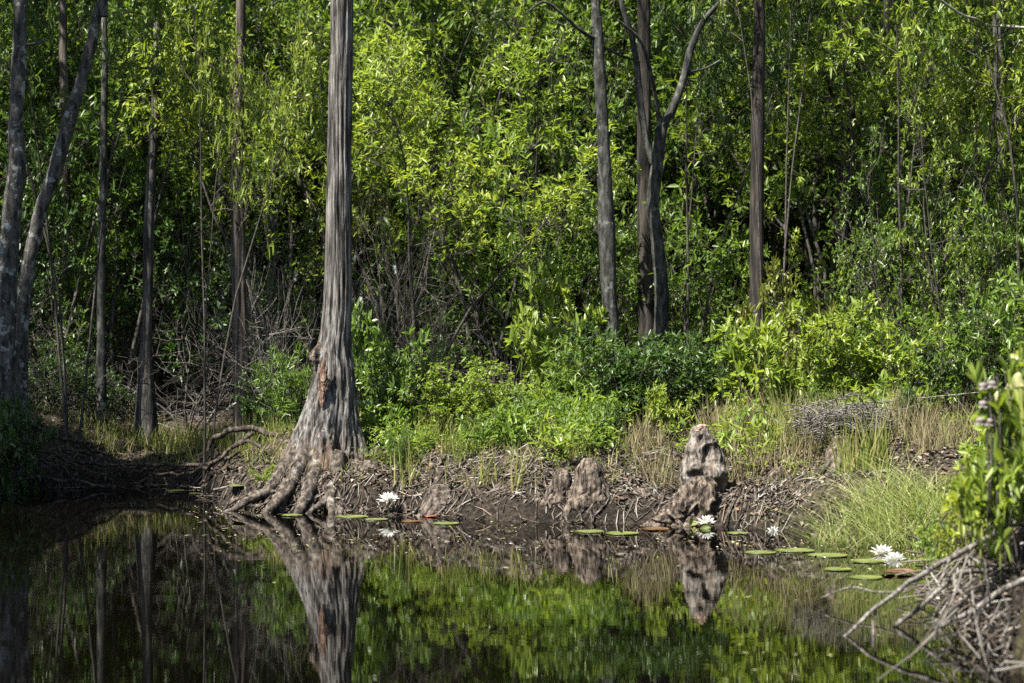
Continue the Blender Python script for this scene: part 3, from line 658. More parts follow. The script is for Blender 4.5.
# shaggy rim of rootlets and the pale wedge of a root face between the arches
b = MB(); rr = np.random.default_rng(9)
for k in range(150):
    px = rr.uniform(284, 378); py = rr.uniform(462, 482); d0 = 13.3 - .1 * rr.random()
    q = [P(px, py, d0), P(px + rr.normal(0, 5), py + rr.uniform(6, 14), d0 - .08), P(px + rr.normal(0, 9), py + rr.uniform(14, 28), d0 - .14)]
    tube(b, catmull(np.array(q) - mbase, 6), np.linspace(.007, .002, 6), 4, cap=False)
b.build('rootlet_fringe', ROOT, tr)
def lump(pts, name, matl, parent, base, sides=40, rings=50, amp=.22, freq=14., seed=0, ecc=.8, dents=()):
    """knobbly knee: pts are (centre column, row, width) from foot to top at one distance"""
    d = pts[0][3]; c = np.array([P(p[0], p[1], d) for p in pts]); w = [p[2] / 2 / FPX * d for p in pts]
    cc = catmull(c, rings); R = np.interp(np.linspace(0, len(pts) - 1, rings), np.arange(len(pts)), w)
    th = np.arange(sides) / sides * 2 * PI
    V = np.stack([cc[:, None, 0] + np.cos(th) * R[:, None], cc[:, None, 1] + np.sin(th) * R[:, None] * ecc, cc[:, None, 2] + 0 * th], -1)
    o = nrm(V - cc[:, None]); nz = fbm(V * freq * np.array([1, 1, .45]), seed, 4); rid = 1 - 2 * np.abs(fbm(V * freq * 1.8 * np.array([1.6, 1.6, .5]), seed + 7, 3))
    wv = V + np.stack([vnoise(V * 9 + 40 * k, seed + k) for k in range(3)], -1) * .05
    rid2 = 1 - np.abs(vnoise(wv * freq * 2.2 * np.array([1.4, 1.4, .42]), seed + 3)) * 2
    V = V + o * ((amp * nz + amp * .45 * (rid - .5) + amp * .4 * (rid2 - .3)) * R[:, None])[..., None]
    front = np.clip(-o[..., 1] + .25, 0, 1)
    for px, py, rp, dep in dents:
        q = (V[..., 0] - P(px, py, d)[0]) ** 2 + (V[..., 2] - P(px, py, d)[2]) ** 2
        V = V - o * (np.exp(-q / (rp / FPX * d) ** 2) * front * dep)[..., None]
    mb = MB(); i = np.arange(rings - 1)[:, None] * sides; j = np.arange(sides); k = (j + 1) % sides
    mb.add(V - base, [np.stack([i + j, i + k, i + sides + k, i + sides + j], -1).reshape(-1, 4), (np.arange(sides) + (rings - 1) * sides)[None, :]])
    ob = mb.build(name, matl, parent, True)
    return ob
lump([(357, 520, 26, 13.0), (356, 508, 24, 13.0), (355, 497, 16, 13.0), (354, 488, 8, 13.0), (353, 484, 3, 13.0)], 'root_buttress', KNEE_GREY, tr, mbase, seed=4, ecc=.5)
lump([(366, 486, 26, 13.2), (368, 474, 28, 13.2), (369, 466, 18, 13.2), (369, 460, 6, 13.2)], 'root_burl', ROOT, tr, mbase, seed=14, ecc=.6, amp=.35)
lump([(317, 366, 8, 13.42), (316, 358, 14, 13.42), (317, 352, 12, 13.42), (321, 342, 4, 13.42)], 'bark_burl', KNEE_BROWN, tr, mbase, seed=24, ecc=.6, amp=.3, freq=30.)
lump([(322, 408, 2, 13.30), (322, 396, 7, 13.30), (324, 384, 9, 13.32), (323, 370, 7, 13.34), (325, 358, 2, 13.36)], 'bark_scar', SCAR, tr, mbase, seed=25, ecc=.35, amp=.5, freq=60.)

SAT = 'straight swamp trunks in the thicket'
tree('lichen_tree', 'thick mottled lichen trunk standing nearest the picture edge with a knotted bend', [(3, 425, 15.0), (5, 345, 15), (8, 270, 15), (12, 205, 15), (17, 165, 15), (16, 120, 15), (19, 60, 15), (20, -20, 15)],
     [26, 21, 18, 19, 18, 15, 14, 13], BARK_LICH, 7.5, ((-3.4, -3.0, 6.2), (1.2, 1.2, 1.2), 120, 34, .16, .06), LEAF_DARK, 26, None, None, .16, (13, 6), 5,  # unseen crown set off the trunk, leaves oversized, to shade the mound
     [([(17, 45, 15), (32, 44, 15), (48, 40, 15.1)], [5, 4, 2])])
tree('lichen_tree', 'slanting mottled lichen trunk leaning away from the thick one', [(18, 420, 15.3), (22, 320, 15.3), (37, 225, 15.3), (52, 180, 15.3), (68, 125, 15.3), (80, 85, 15.3), (90, 50, 15.3), (99, 5, 15.3), (104, -20, 15.3)],
     [19, 15, 13, 14, 14, 11, 11, 9, 8], BARK_LICH, 7.0, ((-3.2, 1.8, 6.3), (1.7, 1.7, 1.4), 130, 34, .16, .06), LEAF_DARK, 24, None, None, .16, (13, 6), 6,  # crown above the view, shifted and large leaved to shade the understorey
     [([(64, 128, 15.3), (72, 118, 15.25), (75, 112, 15.2)], [8, 9, 4])])
tree('slender_tree', 'slender grey pole-like trunk beyond the shaded mound', [(102, 405, 16.3), (101, 300, 16.3), (103, 180, 16.3), (105, 60, 16.3), (104, -20, 16.3)], [12, 8, 7, 6, 5.5], BARK_GREY, 7, ((0, 0, 6.4), (1.3, 1.3, 1.1), 70, 30, .09, .028), LEAF_MID, 16, None, None, .14, (14, 3), 7)
tree('straight_cypress_tree', 'thin straight cypress trunk with a swollen foot behind the grassy inlet', [(146, 418, 16.6), (146, 400, 16.6), (146, 370, 16.6), (147, 320, 16.6), (150, 200, 16.6), (156, 100, 16.6), (158, -20, 16.6)], [26, 19, 14, 10.5, 10, 9, 8], BARK_CYP, 9, ((0, 0, 8), (1.3, 1.3, 1.5), 80, 36, .05, .012), LEAF_MID, 28,
     None, lambda th, s: 1 + .2 * np.cos(6 * th) * np.clip(1 - s / .1, 0, 1), .16, (16, 1.6), 8)
tree('fibrous_cypress_tree', 'reddish grey fibrous cypress trunk beside the root arch', [(243, 420, 15.8), (243, 385, 15.8), (241, 340, 15.8), (238, 230, 15.8), (237, 120, 15.8), (240, 60, 15.8), (241, -20, 15.8)], [24, 18, 16, 13.5, 12, 10, 9], BARK_RED, 9, ((0, 0, 8.4), (1.3, 1.3, 1.5), 80, 36, .05, .012), LEAF_MID, 28, None, None, .18, (16, 1.4), 9)
tree('slim_tree', 'slim smooth grey trunk with a swollen knot growing above the grey root knees', [(614, 420, 15), (613, 355, 15), (609, 290, 15), (607, 230, 15), (606, 216, 15), (604, 150, 15), (600, 80, 15), (597, 20, 15), (596, -20, 15)],
     [18, 16, 15, 17, 16, 12, 12, 10, 9], BARK_GREY, 7.5, ((.4, .8, 6.9), (1.7, 1.7, 1.2), 60, 30, .09, .028), LEAF_MID, 24, None, None, .10, (16, 6), 10,
     [([(597, 40, 15), (580, 30, 14.9), (560, 12, 14.8), (543, 2, 14.7), (525, 14, 14.6)], [6, 5, 4, 3.5, 2]), ([(599, 45, 15), (622, 56, 15.2), (640, 62, 15.4)], [4, 4, 3])])
tree('dark_bark_tree', 'straight dark rough trunk standing just behind the forked tree', [(648, 415, 16.3), (647, 350, 16.3), (645, 250, 16.3), (644, 150, 16.3), (644, -20, 16.3)], [20, 16, 15, 13, 12], BARK_BROWN, 9, ((.2, .6, 7.9), (1.5, 1.5, 1.5), 80, 34, .08, .02), LEAF_MID, 24, None, None, .22, (13, 3), 11)
tree('forked_tree', 'grey forked tree whose two limbs spread into a wide vee', [(660, 415, 15.5), (660, 350, 15.5), (662, 300, 15.5), (658, 250, 15.5), (653, 205, 15.5), (657, 165, 15.5), (662, 128, 15.5), (672, 110, 15.5), (683, 80, 15.5), (691, 48, 15.5), (704, 20, 15.5), (722, 0, 15.5), (742, -24, 15.5)],
     [19, 16, 14, 13, 13, 12, 12, 10, 8, 7.5, 6.5, 6, 5], BARK_GREY, 6.5, ((.2, .5, 6.0), (1.4, 1.4, 1.0), 60, 30, .09, .028), LEAF_MID, 24, None, None, .12, (14, 5), 12,
     [([(654, 165, 15.5), (646, 140, 15.5), (640, 100, 15.5), (636, 60, 15.5), (630, 30, 15.5), (622, 5, 15.5), (616, -30, 15.5)], [11, 9, 10, 9, 8, 7, 6]),
      ([(660, 130, 15.5), (656, 100, 15.4), (650, 70, 15.3), (640, 40, 15.2), (618, 20, 15.1)], [7, 6, 6, 5, 3]),
      ([(690, 72, 15.5), (706, 68, 15.5), (720, 60, 15.5)], [3.5, 3, 1.5])], lean=(1.6, .1))
tree('straight_cypress_tree', 'straight plain brown trunk standing alone in bright foliage', [(757, 415, 15.4), (757, 300, 15.4), (757, 200, 15.4), (758, 100, 15.4), (759, 40, 15.4), (759, -20, 15.4)], [17, 14.5, 13.5, 13, 12, 11], BARK_BROWN, 9, ((.3, .8, 8.4), (1.4, 1.4, 1.5), 80, 34, .06, .016), LEAF_MID, 24, None, None, .12, (16, 2), 13)
tree('dark_bark_tree', 'blackest trunk in deep shade at the back', [(835, 415, 17.4), (836, 320, 17.4), (841, 230, 17.4), (846, 150, 17.4), (850, 90, 17.4), (848, -20, 17.4)], [20, 17, 15, 14, 12, 10], BARK_BROWN, 8, ((0, -.6, 6.6), (1.8, 1.8, 1.3), 90, 34, .10, .034), LEAF_DARK, 20, None, None, .18, (14, 3), 14,
     [([(848, 120, 17.4), (826, 80, 17.3), (806, 48, 17.2), (790, 25, 17.1)], [9, 9, 8, 6])])
tree('dark_bark_tree', 'thinner black trunk partner of the blackest one', [(884, 415, 19.2), (886, 320, 19.2), (880, 230, 19.2), (884, 120, 19.2), (888, -20, 19.2)], [15, 13, 12, 11, 9], BARK_BROWN, 8, ((.2, -.4, 6.6), (1.7, 1.7, 1.2), 80, 34, .10, .034), LEAF_DARK, 18, None, None, .18, (14, 3), 15)
tree('pale_tree', 'pale grey trunk half hidden in leaves near the pitcher plants', [(1006, 420, 16), (1005, 340, 16), (1004, 230, 16), (1001, 120, 16), (998, 50, 16), (997, -20, 16)], [16, 13, 12, 10, 9, 8], BARK_CYP, 7, ((.3, .5, 6.4), (1.5, 1.5, 1.1), 70, 30, .09, .03), LEAF_MID, 20, None, None, .12, (14, 3), 16,
     [([(1000, 60, 16), (985, 25, 15.2), (962, 15, 14.6), (940, 0, 14.3), (925, -10, 14.2)], [4, 4, 4, 3.5, 3]), ([(985, 25, 15.2), (1005, 26, 14.8), (1032, 28, 14.6)], [4, 4, 3]),
      ([(1000, 90, 16), (1010, 60, 15.6), (1020, 40, 15.5)], [3, 3, 2])])
for ch in list(COL.objects):
    if ch.parent and ch.parent.name.startswith('pale_tree') and ch.name.startswith('branch'): ch.data.materials[0] = PALE
tree('far_trunk_tree', 'dim reddish trunk seen deep behind the two lichen trunks', [(68, 410, 18.6), (67, 250, 18.6), (64, 100, 18.6), (63, -20, 18.6)], [12, 10, 9, 8], BARK_RED, 8, ((0, 0, 7), (1.3, 1.3, 1.2), 60, 30, .09, .028), LEAF_DARK, 16, None, None, .12, (14, 3), 17)
tree('overhanging_tree', 'big evergreen just outside the view whose crown shades the mound', [(-75, 440, 14.4), (-72, 300, 14.3), (-66, 120, 14.2), (-60, -20, 14.1)], [34, 28, 25, 22], BARK_LICH, 8.5, ((-3.3, -2.5, 5.8), (1.3, 1.3, 1.6), 190, 36, .16, .06), LEAF_DARK, 24, None, None, .16, (13, 5), 18)

# roots snaking over the bank beside the flared trunk: they belong to the reddish cypress
def own_root(name, label, pts, w, bark=ROOT, cat='root', group=None, seed=0, rough=.3, sides=12):
    base = P(*pts[0]); e = None
    q = catmull(np.array([P(*p) for p in pts]) - base, 10 * len(pts)); ww = [a / 2 / FPX * p[2] for a, p in zip(w, pts)]
    q = q + np.stack([vnoise(q * 8 + 31 * k, seed + k) for k in range(3)], -1) * .03
    b = MB(); tube(b, q, np.interp(np.linspace(0, len(pts) - 1, len(q)), np.arange(len(pts)), ww) * .5, sides, 0, .7, seed)
    return tag(b.build(name, bark, None, True, tuple(base)), label, cat, group)
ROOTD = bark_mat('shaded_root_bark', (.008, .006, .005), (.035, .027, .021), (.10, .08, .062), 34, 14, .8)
GR = 'exposed roots snaking down the shaded bank'
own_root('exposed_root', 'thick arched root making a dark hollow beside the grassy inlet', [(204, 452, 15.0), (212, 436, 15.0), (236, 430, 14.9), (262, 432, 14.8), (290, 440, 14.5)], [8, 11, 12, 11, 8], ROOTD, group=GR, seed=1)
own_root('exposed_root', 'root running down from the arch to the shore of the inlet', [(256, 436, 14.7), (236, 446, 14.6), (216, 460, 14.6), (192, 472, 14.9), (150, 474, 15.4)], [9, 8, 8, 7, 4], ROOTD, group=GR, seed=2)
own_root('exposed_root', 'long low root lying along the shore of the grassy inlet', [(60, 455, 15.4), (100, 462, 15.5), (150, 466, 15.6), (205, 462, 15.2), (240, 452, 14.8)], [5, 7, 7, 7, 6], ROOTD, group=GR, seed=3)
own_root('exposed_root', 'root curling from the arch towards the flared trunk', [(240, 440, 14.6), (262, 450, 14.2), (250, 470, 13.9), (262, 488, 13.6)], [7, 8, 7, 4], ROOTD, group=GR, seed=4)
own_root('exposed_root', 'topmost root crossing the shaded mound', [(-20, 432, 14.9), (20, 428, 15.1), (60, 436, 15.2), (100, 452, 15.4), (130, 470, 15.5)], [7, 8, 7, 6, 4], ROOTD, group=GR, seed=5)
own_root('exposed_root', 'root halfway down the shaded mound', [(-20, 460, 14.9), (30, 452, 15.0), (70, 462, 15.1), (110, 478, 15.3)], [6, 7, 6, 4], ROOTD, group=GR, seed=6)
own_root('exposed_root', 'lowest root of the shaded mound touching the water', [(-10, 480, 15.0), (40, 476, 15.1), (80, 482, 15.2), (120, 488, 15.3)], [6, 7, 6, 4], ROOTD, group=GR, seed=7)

# ------------------------------------------------------------------ stumps and knees
e = empty('weathered_stump', P(700, 523, 12.1), 'big pale weathered cypress stump with a raw reddish tip at the shore', 'stump')
eb = P(700, 523, 12.1)
lump([(690, 540, 52, 12.1), (693, 522, 46, 12.1), (698, 508, 40, 12.1), (702, 492, 42, 12.1), (704, 478, 45, 12.1), (704, 462, 40, 12.1), (703, 448, 32, 12.1), (701, 437, 24, 12.1), (700.5, 429, 17, 12.1), (700, 426, 12, 12.1)],
     'body', KNEE, e, eb, 150, 200, .19, 13., 33, .8,
     dents=[(708, 451, 5, .07), (705, 460, 5, .05), (693, 479, 7, .05), (712, 487, 6, .06), (684, 500, 5, .05), (699, 440, 4, .03), (695, 467, 5, -.03), (720, 472, 6, -.045), (688, 449, 5, -.025), (702, 496, 7, -.03), (714, 440, 4, -.02)])
lump([(680, 540, 92, 11.9), (683, 526, 78, 11.9), (689, 513, 60, 11.9), (696, 500, 47, 11.9), (701, 487, 34, 11.9), (703, 476, 16, 11.9)], 'root_base', KNEE_BROWN, e, eb, 110, 80, .30, 12., 35, .6,
     dents=[(700, 512, 5, .07), (684, 516, 5, .05), (668, 522, 5, .05), (716, 508, 5, .06)])
lump([(700.5, 431, 10, 12.08), (701, 427, 10, 12.08), (701.5, 425, 8, 12.08), (702, 424, 3, 12.08)], 'tip', CUT, e, eb, 24, 16, .5, 60, 3)
for k, (pts, w) in enumerate([
    ([(692, 490, 11.92), (682, 504, 11.88), (668, 516, 11.86), (655, 526, 11.85)], [9, 8, 7, 4]),
    ([(690, 500, 11.9), (676, 512, 11.86), (664, 521, 11.84), (648, 528, 11.86)], [8, 7, 6, 4]),
    ([(712, 492, 11.95), (714, 506, 11.9), (706, 518, 11.86), (702, 528, 11.84)], [9, 9, 7, 5])]):
    root(pts, w, e, eb, KNEE_BROWN, 14, .5, 60 + k, 'root_rib')
GK = 'cypress knees on the bank'
def knee(label, cx, top, foot, w, d, matl, seed, tilt=0, name='cypress_knee'):
    e = empty(name, P(cx, foot, d), label, 'cypress knee', GK); b = P(cx, foot, d); h = foot - top
    lump([(cx, foot + 14, w * 1.25, d), (cx, foot, w * 1.15, d), (cx + tilt * .3, foot - h * .35, w * .9, d), (cx + tilt * .6, foot - h * .65, w * .62, d), (cx + tilt * .9, foot - h * .88, w * .42, d), (cx + tilt, top, w * .2, d)], 'body', matl, e, b, 56, 70, .26, 20., seed)
    for k in range(5):
        a = -PI / 2 + (k - 2) * .55; x = cx + math.cos(a) * w * .45
        root([(cx + tilt * .6 + math.cos(a) * w * .2, foot - h * .6, d - .03), (x, foot - h * .3, d - .06), (x + math.cos(a) * w * .25, foot - h * .05, d - .1), (x + math.cos(a) * w * .5, foot + 8, d - .12)], [w * .22, w * .24, w * .2, w * .14], e, b, matl, 9, .3, seed + k, 'root_rib')
knee('tallest grey knee of the group under the dark bush', 579, 402, 468, 26, 13.3, KNEE_GREY, 71, 2)
knee('short grey knee on the sunny side of the tallest one', 555, 426, 470, 20, 13.25, KNEE_GREY, 72)
knee('slender dark knee on the shaded side of the tallest one', 600, 418, 468, 17, 13.3, KNEE_GREY, 73, 1)
knee('low grey knee in the low plants under the bright bushes', 534, 404, 436, 22, 13.9, KNEE_GREY, 74)
knee('pale rounded knee under the brightest low bush', 497, 402, 432, 22, 13.9, KNEE, 75)
knee('broad brown ribbed knee at the waterline', 592, 458, 526, 50, 12.2, KNEE_BROWN, 76, -3)
knee('dark brown ribbed knee beside the broad one at the waterline', 556, 468, 524, 38, 12.25, KNEE_BROWN, 77, 6)
knee('wide low brown root knee between the ribbed knees and the weathered stump', 634, 488, 526, 50, 12.2, KNEE_BROWN, 79, 8)
knee('low dark knee directly under the bleached log', 446, 484, 518, 44, 12.65, ROOT, 80, -5)
knee('brown knee on the slope between the weathered and the rotten stump', 768, 468, 520, 40, 12.0, KNEE_BROWN, 83, 10)
knee('dark squat knee at the shore before the tallest grey knee', 520, 486, 522, 34, 12.4, KNEE_BROWN, 85, 4)
knee('small squat brown knee between lily and ribbed knees', 478, 490, 522, 26, 12.5, ROOT, 78, 2)
# rotten stump with a mat of dead brush above it
e = empty('rotten_stump', P(838, 490, 12.0), 'dark hollow rotten stump under matted dead brush', 'stump'); eb = P(838, 490, 12.0)
lump([(836, 505, 30, 12.0), (836, 485, 26, 12.0), (838, 465, 24, 12.0), (842, 448, 26, 12.0), (846, 436, 20, 12.0)], 'body', KNEE_BROWN, e, eb, 60, 60, .3, 18., 81)
root([(846, 440, 12), (838, 462, 11.9), (826, 484, 11.8), (806, 504, 11.7), (790, 520, 11.7)], [14, 13, 12, 9, 5], e, eb, ROOT, 12, .35, 82)
root([(842, 450, 12), (822, 470, 11.9), (800, 488, 11.9), (770, 505, 11.9)], [10, 10, 8, 5], e, eb, ROOT, 12, .35, 83)
root([(800, 470, 12.2), (776, 486, 12.1), (752, 505, 11.95), (735, 520, 11.9)], [9, 10, 8, 5], e, eb, ROOT, 12, .35, 84)
b = MB(); rr = np.random.default_rng(5)
for k in range(520):
    c = P(rr.normal(845, 22), rr.normal(420, 8), 12.3 + rr.normal(0, .15)); dd = nrm(rr.normal(0, 1, 3) * np.array([1, .7, .28])); ln = rr.uniform(.07, .28)
    q = catmull([c - dd * ln / 2, c + rr.normal(0, .03, 3), c + dd * ln / 2 + np.array([0, 0, -.03])], 5); tube(b, q, np.linspace(.004, .002, 5), 4, cap=False)
o = b.build('dead_brush', TWIG_GREY); tag(o, 'matted heap of dead grey brush on top of the rotten stump', 'brush heap')

# bleached log, pole
def stick(name, label, cat, pts, w, matl, group=None, seed=0, rough=.2, sides=9, subs=(), sub_name='side_branch'):
    base = P(*pts[0]); e = empty(name, base, label, cat, group) if subs else None
    o = None
    for k, (pp, ww) in enumerate([(pts, w)] + list(subs)):
        q = catmull(np.array([P(*p) for p in pp]) - base, 9 * len(pp)); q = q + np.stack([vnoise(q * 9 + 31 * j, seed + j + k) for j in range(3)], -1) * .006
        b = MB(); tube(b, q, np.interp(np.linspace(0, len(pp) - 1, len(q)), np.arange(len(pp)), [a * .36 / FPX * p[2] for a, p in zip(ww, pp)]), sides, 0, rough, seed + k)
        o = b.build(name if not subs else ('main_branch' if k == 0 else sub_name), matl, e, True, None if subs else tuple(base))
    if not subs: tag(o, label, cat, group)
stick('log', 'short bleached log lying level on the bank above red leaves', 'log', [(420, 479, 12.9), (440, 478, 12.9), (464, 479, 12.9)], [7, 7.5, 6], TWIG_GREY, seed=1)
stick('fallen_pole', 'long thin pale pole leaning across the dry grass slope', 'branch', [(868, 404, 13.2), (900, 400, 13), (940, 396, 12.8), (985, 392, 12.5)], [2.2, 2.4, 2.2, 2], TWIG_GREY, seed=2)
stick('fallen_branch', 'thin brown branch lying at the waterline before the ribbed knees', 'branch', [(520, 524, 12.2), (560, 521, 12.2), (610, 526, 12.0)], [3, 3, 2], ROOT, seed=3)
stick('fallen_branch', 'short bleached branch lying near the flared trunk roots', 'branch', [(214, 489, 14.0), (236, 486, 13.9), (252, 488, 13.7)], [3, 4, 2], TWIG_GREY, seed=4)

# ------------------------------------------------------------------ loose litter, grasses
def on_bank(n, x0, x1, y0, y1, r, dmin=.02, dmax=9):
    x = r.uniform(x0, x1, n); y = r.uniform(y0, y1, n); s = shore_sd(x, y); k = (s > dmin) & (s < dmax); return x[k], y[k]
r = np.random.default_rng(21)
mb = MB()
for n, lims, Lr in ((40000, (-5.2, 4.2, 9.5, 17.5), (.02, .06)), (30000, (-2, 2.6, 10.5, 13.4), (.01, .05)), (6500, (1.3, 2.6, 5.2, 10), (.015, .06))):
    x, y = on_bank(n, *lims, r); kp = vnoise(np.stack([x * 2.3, y * 2.3, x * 0], -1), 31) > r.uniform(-1.1, .3, len(x)); x, y = x[kp], y[kp]; z = gz(x, y) + .006; k = len(x)
    a = r.uniform(0, 2 * PI, k); D = np.stack([np.cos(a), np.sin(a), r.normal(0, .35, k)], -1); U = nrm(np.stack([r.normal(0, .6, k), r.normal(0, .6, k), np.ones(k)], -1))
    V, F = leaf_geo(np.stack([x, y, z], -1), D, U, r.uniform(*Lr, k), r.uniform(.008, .026, k), .25, .2); mb.add(V, F)
for k in range(1500):
    x, y = r.uniform(-4.5, 3), r.uniform(11.5, 16.5); s = float(shore_sd(np.array([x]), np.array([y]))[0])
    if s < -.05: continue
    a = r.uniform(0, PI); l = r.uniform(.04, .2); q = np.array([[x - math.cos(a) * l / 2, y - math.sin(a) * l / 2, 0], [x, y, 0], [x + math.cos(a) * l / 2, y + math.sin(a) * l / 2, 0]])
    q[:, 2] = np.maximum(gz(q[:, 0], q[:, 1]), 0) + r.uniform(.004, .02, 3); tube(mb, q, [.004, .004, .002], 4, cap=False)
tag(mb.build('leaf_litter', LITTER), 'fallen brown leaves and twigs covering the bank', None, None, 'stuff')

mb = MB()
for k in range(480):
    j = r.integers(4, 17); t = r.random(); c0 = SHORE[j] + (SHORE[j + 1] - SHORE[j]) * t; x, y = c0[0] + r.normal(0, .1), c0[1] + r.uniform(-.05, .45) ; a = r.normal(PI / 2, .9); l = r.uniform(.06, .3)
    q = np.array([[x + math.cos(a) * l * f, y + math.sin(a) * l * f, 0] for f in (-.5, -.15, .2, .5)]); q[:, :2] += r.normal(0, .018, (4, 2)); q[:, 2] = np.maximum(gz(q[:, 0], q[:, 1]), -.01) + r.uniform(-.004, .03, 4)
    tube(mb, q, np.array([.004, .006, .005, .002]) * r.uniform(.5, 1.7), 5, cap=False)
for k in range(3200):
    x, y = r.uniform(-2., 2.3), r.uniform(11.4, 13.2); s_ = float(shore_sd(np.array([x]), np.array([y]))[0])
    if s_ < -.02 or s_ > .75: continue
    a = r.uniform(0, PI); l = r.uniform(.03, .13); q = np.array([[x + math.cos(a) * l * f, y + math.sin(a) * l * f, 0] for f in (-.5, .1, .5)]); q[:, :2] += r.normal(0, .01, (3, 2)); q[:, 2] = gz(q[:, 0], q[:, 1]) + r.uniform(-.002, .02, 3)
    tube(mb, q, np.array([.002, .0035, .0015]) * r.uniform(.6, 1.6), 4, 1, cap=False)
tag(mb.build('root_tangle', [ROOT, TWIG_MIX]), 'matted fine roots along the wet edge of the bank', None, None, 'stuff')

def blades(r, c, n, rad, h, w, lean=.5, curve=.5, seg=4, bias=(0, 0), ry=None):
    """arching grass blades rooted round a point (local to c), returns MB"""
    mb = MB(); a = r.uniform(0, 2 * PI, n); q = np.sqrt(r.uniform(0, 1, n)); x = np.cos(a) * q * rad; y = np.sin(a) * q * (ry or rad)
    z = gz(x + c[0], y + c[1]) - c[2] - .01
    H = h * r.uniform(.25, 1.1, n); az = r.uniform(0, 2 * PI, n); ln = r.uniform(.05, 1, n) * lean
    d = np.stack([np.cos(az) * ln + bias[0], np.sin(az) * ln + bias[1], np.ones(n)], -1)
    pos = np.stack([x, y, z], -1); side = nrm(np.stack([r.normal(0, 1, n), r.normal(0, .6, n), np.zeros(n)], -1)); V = []
    for k in range(seg + 1):
        t = k / seg; ww = w * (1 - t ** 1.6) * .5 + .0004
        pt = pos + d * (H * t)[:, None] + np.stack([d[:, 0], d[:, 1], -.5 * np.ones(n)], -1) * (curve * H * t * t)[:, None]
        V += [pt - side * ww, pt + side * ww]
    V = np.stack(V, 1); m = 2 * (seg + 1); i = np.arange(n)[:, None, None] * m; k = np.arange(seg)[None, :, None] * 2
    F = (i + k + np.array([0, 1, 3, 2])).reshape(-1, 4); mb.add(V, F); return mb
def tuft(name, label, px, d, n, rad, h, w, matl, group=None, **kw):
    x = (px - CX) / FPX * d; c = np.array([x, d, G(x, d)])
    o = blades(np.random.default_rng(int(px * 7 + d * 100)), c, n, rad, h, w, **kw).build(name, matl, None, False, tuple(c)); tag(o, label, 'grass tuft', group); return o
GG = 'tufts of grass on the bank'
tuft('grass_tuft', 'large soft pale green grass clump at the water behind the paired lilies', 872, 10.75, 800, .32, .40, .0035, GRASS, GG, lean=.9, curve=.7, bias=(-.2, -.15))
tuft('grass_tuft', 'pale green grass clump spilling over the shore beside the large one', 912, 10.6, 600, .22, .33, .0035, GRASS, GG, lean=1., curve=.7)
tuft('grass_tuft', 'bright tall grass standing before the rotten stump', 862, 11.6, 160, .16, .42, .007, SEDGE, GG, lean=.35, curve=.2)
for px, d, n, rad, h, mt, lb in [
    (738, 12.8, 220, .16, .34, STRAW, 'straw tuft close beside the weathered stump'), (770, 12.9, 200, .2, .32, SEDGE, 'green and straw tuft midway between weathered stump and rotten stump'),
    (800, 13.1, 160, .2, .36, SEDGE, 'tall green and straw tuft against the bright bushes'), (760, 13.5, 260, .22, .38, STRAW, 'straw tuft under the light green bush with long leaves'), (825, 13.0, 240, .2, .36, STRAW, 'straw tuft just uphill of the rotten stump'), (720, 13.4, 180, .16, .3, STRAW, 'straw tuft in the shade behind the weathered stump'), (782, 12.5, 150, .15, .30, SEDGE, 'greenish tuft low on the dry grass slope'),
    (895, 12.6, 260, .22, .34, STRAW, 'straw tuft under the thin pale pole'), (930, 12.2, 260, .24, .34, STRAW, 'broad straw tuft near the pitcher plants'),
    (880, 13.0, 200, .2, .3, STRAW, 'straw tuft behind the dead brush heap'), (955, 11.6, 220, .22, .36, STRAW, 'straw tuft behind the sunny yellow bush'),
    (428, 13.7, 200, .16, .26, SEDGE, 'yellow green tuft near the bleached log'), (446, 13.9, 160, .14, .26, SEDGE, 'fine green tuft below the low yellow green bush'),
    (495, 13.5, 160, .15, .24, STRAW, 'dry tuft under the brightest low bush'), (540, 13.2, 130, .12, .26, STRAW, 'dry tuft at the foot of the short grey knee'),
    (640, 12.9, 160, .16, .22, STRAW, 'dry tuft on bare soil before the dark bushes'), (516, 12.35, 26, .05, .38, SEDGE, 'few upright reed blades standing at the waterline'),
    (462, 13.1, 120, .16, .26, SEDGE, 'green tuft just uphill of the low dark knee'), (575, 12.75, 110, .12, .24, SEDGE, 'green tuft between the grey knees and the ribbed knees'),
    (655, 12.5, 120, .14, .26, STRAW, 'dry tuft leaning on the weathered stump from the sunny side'), (820, 12.5, 200, .2, .4, SEDGE, 'green tuft beside the rotten stump on its shaded side'), (752, 12.3, 150, .14, .3, STRAW, 'dry tuft at the foot of the weathered stump'), (800, 12.2, 160, .18, .32, STRAW, 'dry tuft low on the slope near the rotten stump'), (487, 12.5, 30, .08, .30, SEDGE, 'thin reed blades beside the squat brown knee'), (405, 12.9, 40, .07, .34, SEDGE, 'few blades standing beside the trunk lily'),
    (108, 16.3, 70, .15, .26, SEDGE, 'sunlit sedge tuft at the near end of the grassy inlet'), (140, 16.5, 70, .2, .26, SEDGE, 'sunlit sedge tuft before the trunk with a swollen foot'),
    (175, 16.5, 70, .2, .28, SEDGE, 'sunlit sedge tuft at the middle of the grassy inlet'), (205, 16.3, 70, .2, .30, SEDGE, 'sunlit sedge tuft beside the arched root'),
    (250, 15.6, 170, .2, .36, SEDGE, 'green tuft at the foot of the reddish fibrous trunk'), (285, 14.9, 150, .16, .30, SEDGE, 'green tuft on the soil above the arched root')]:
    tuft('grass_tuft', lb, px, d, n, rad, h, .006 if mt is SEDGE else .005, mt, GG, lean=.4, curve=.3)
mb = MB()
x, y = on_bank(12000, -4.5, 3.6, 11.8, 16.8, r, .12); k = vnoise(np.stack([x * 1.4, y * 1.4, x * 0], -1), 8) > -.3; x, y = x[k], y[k]
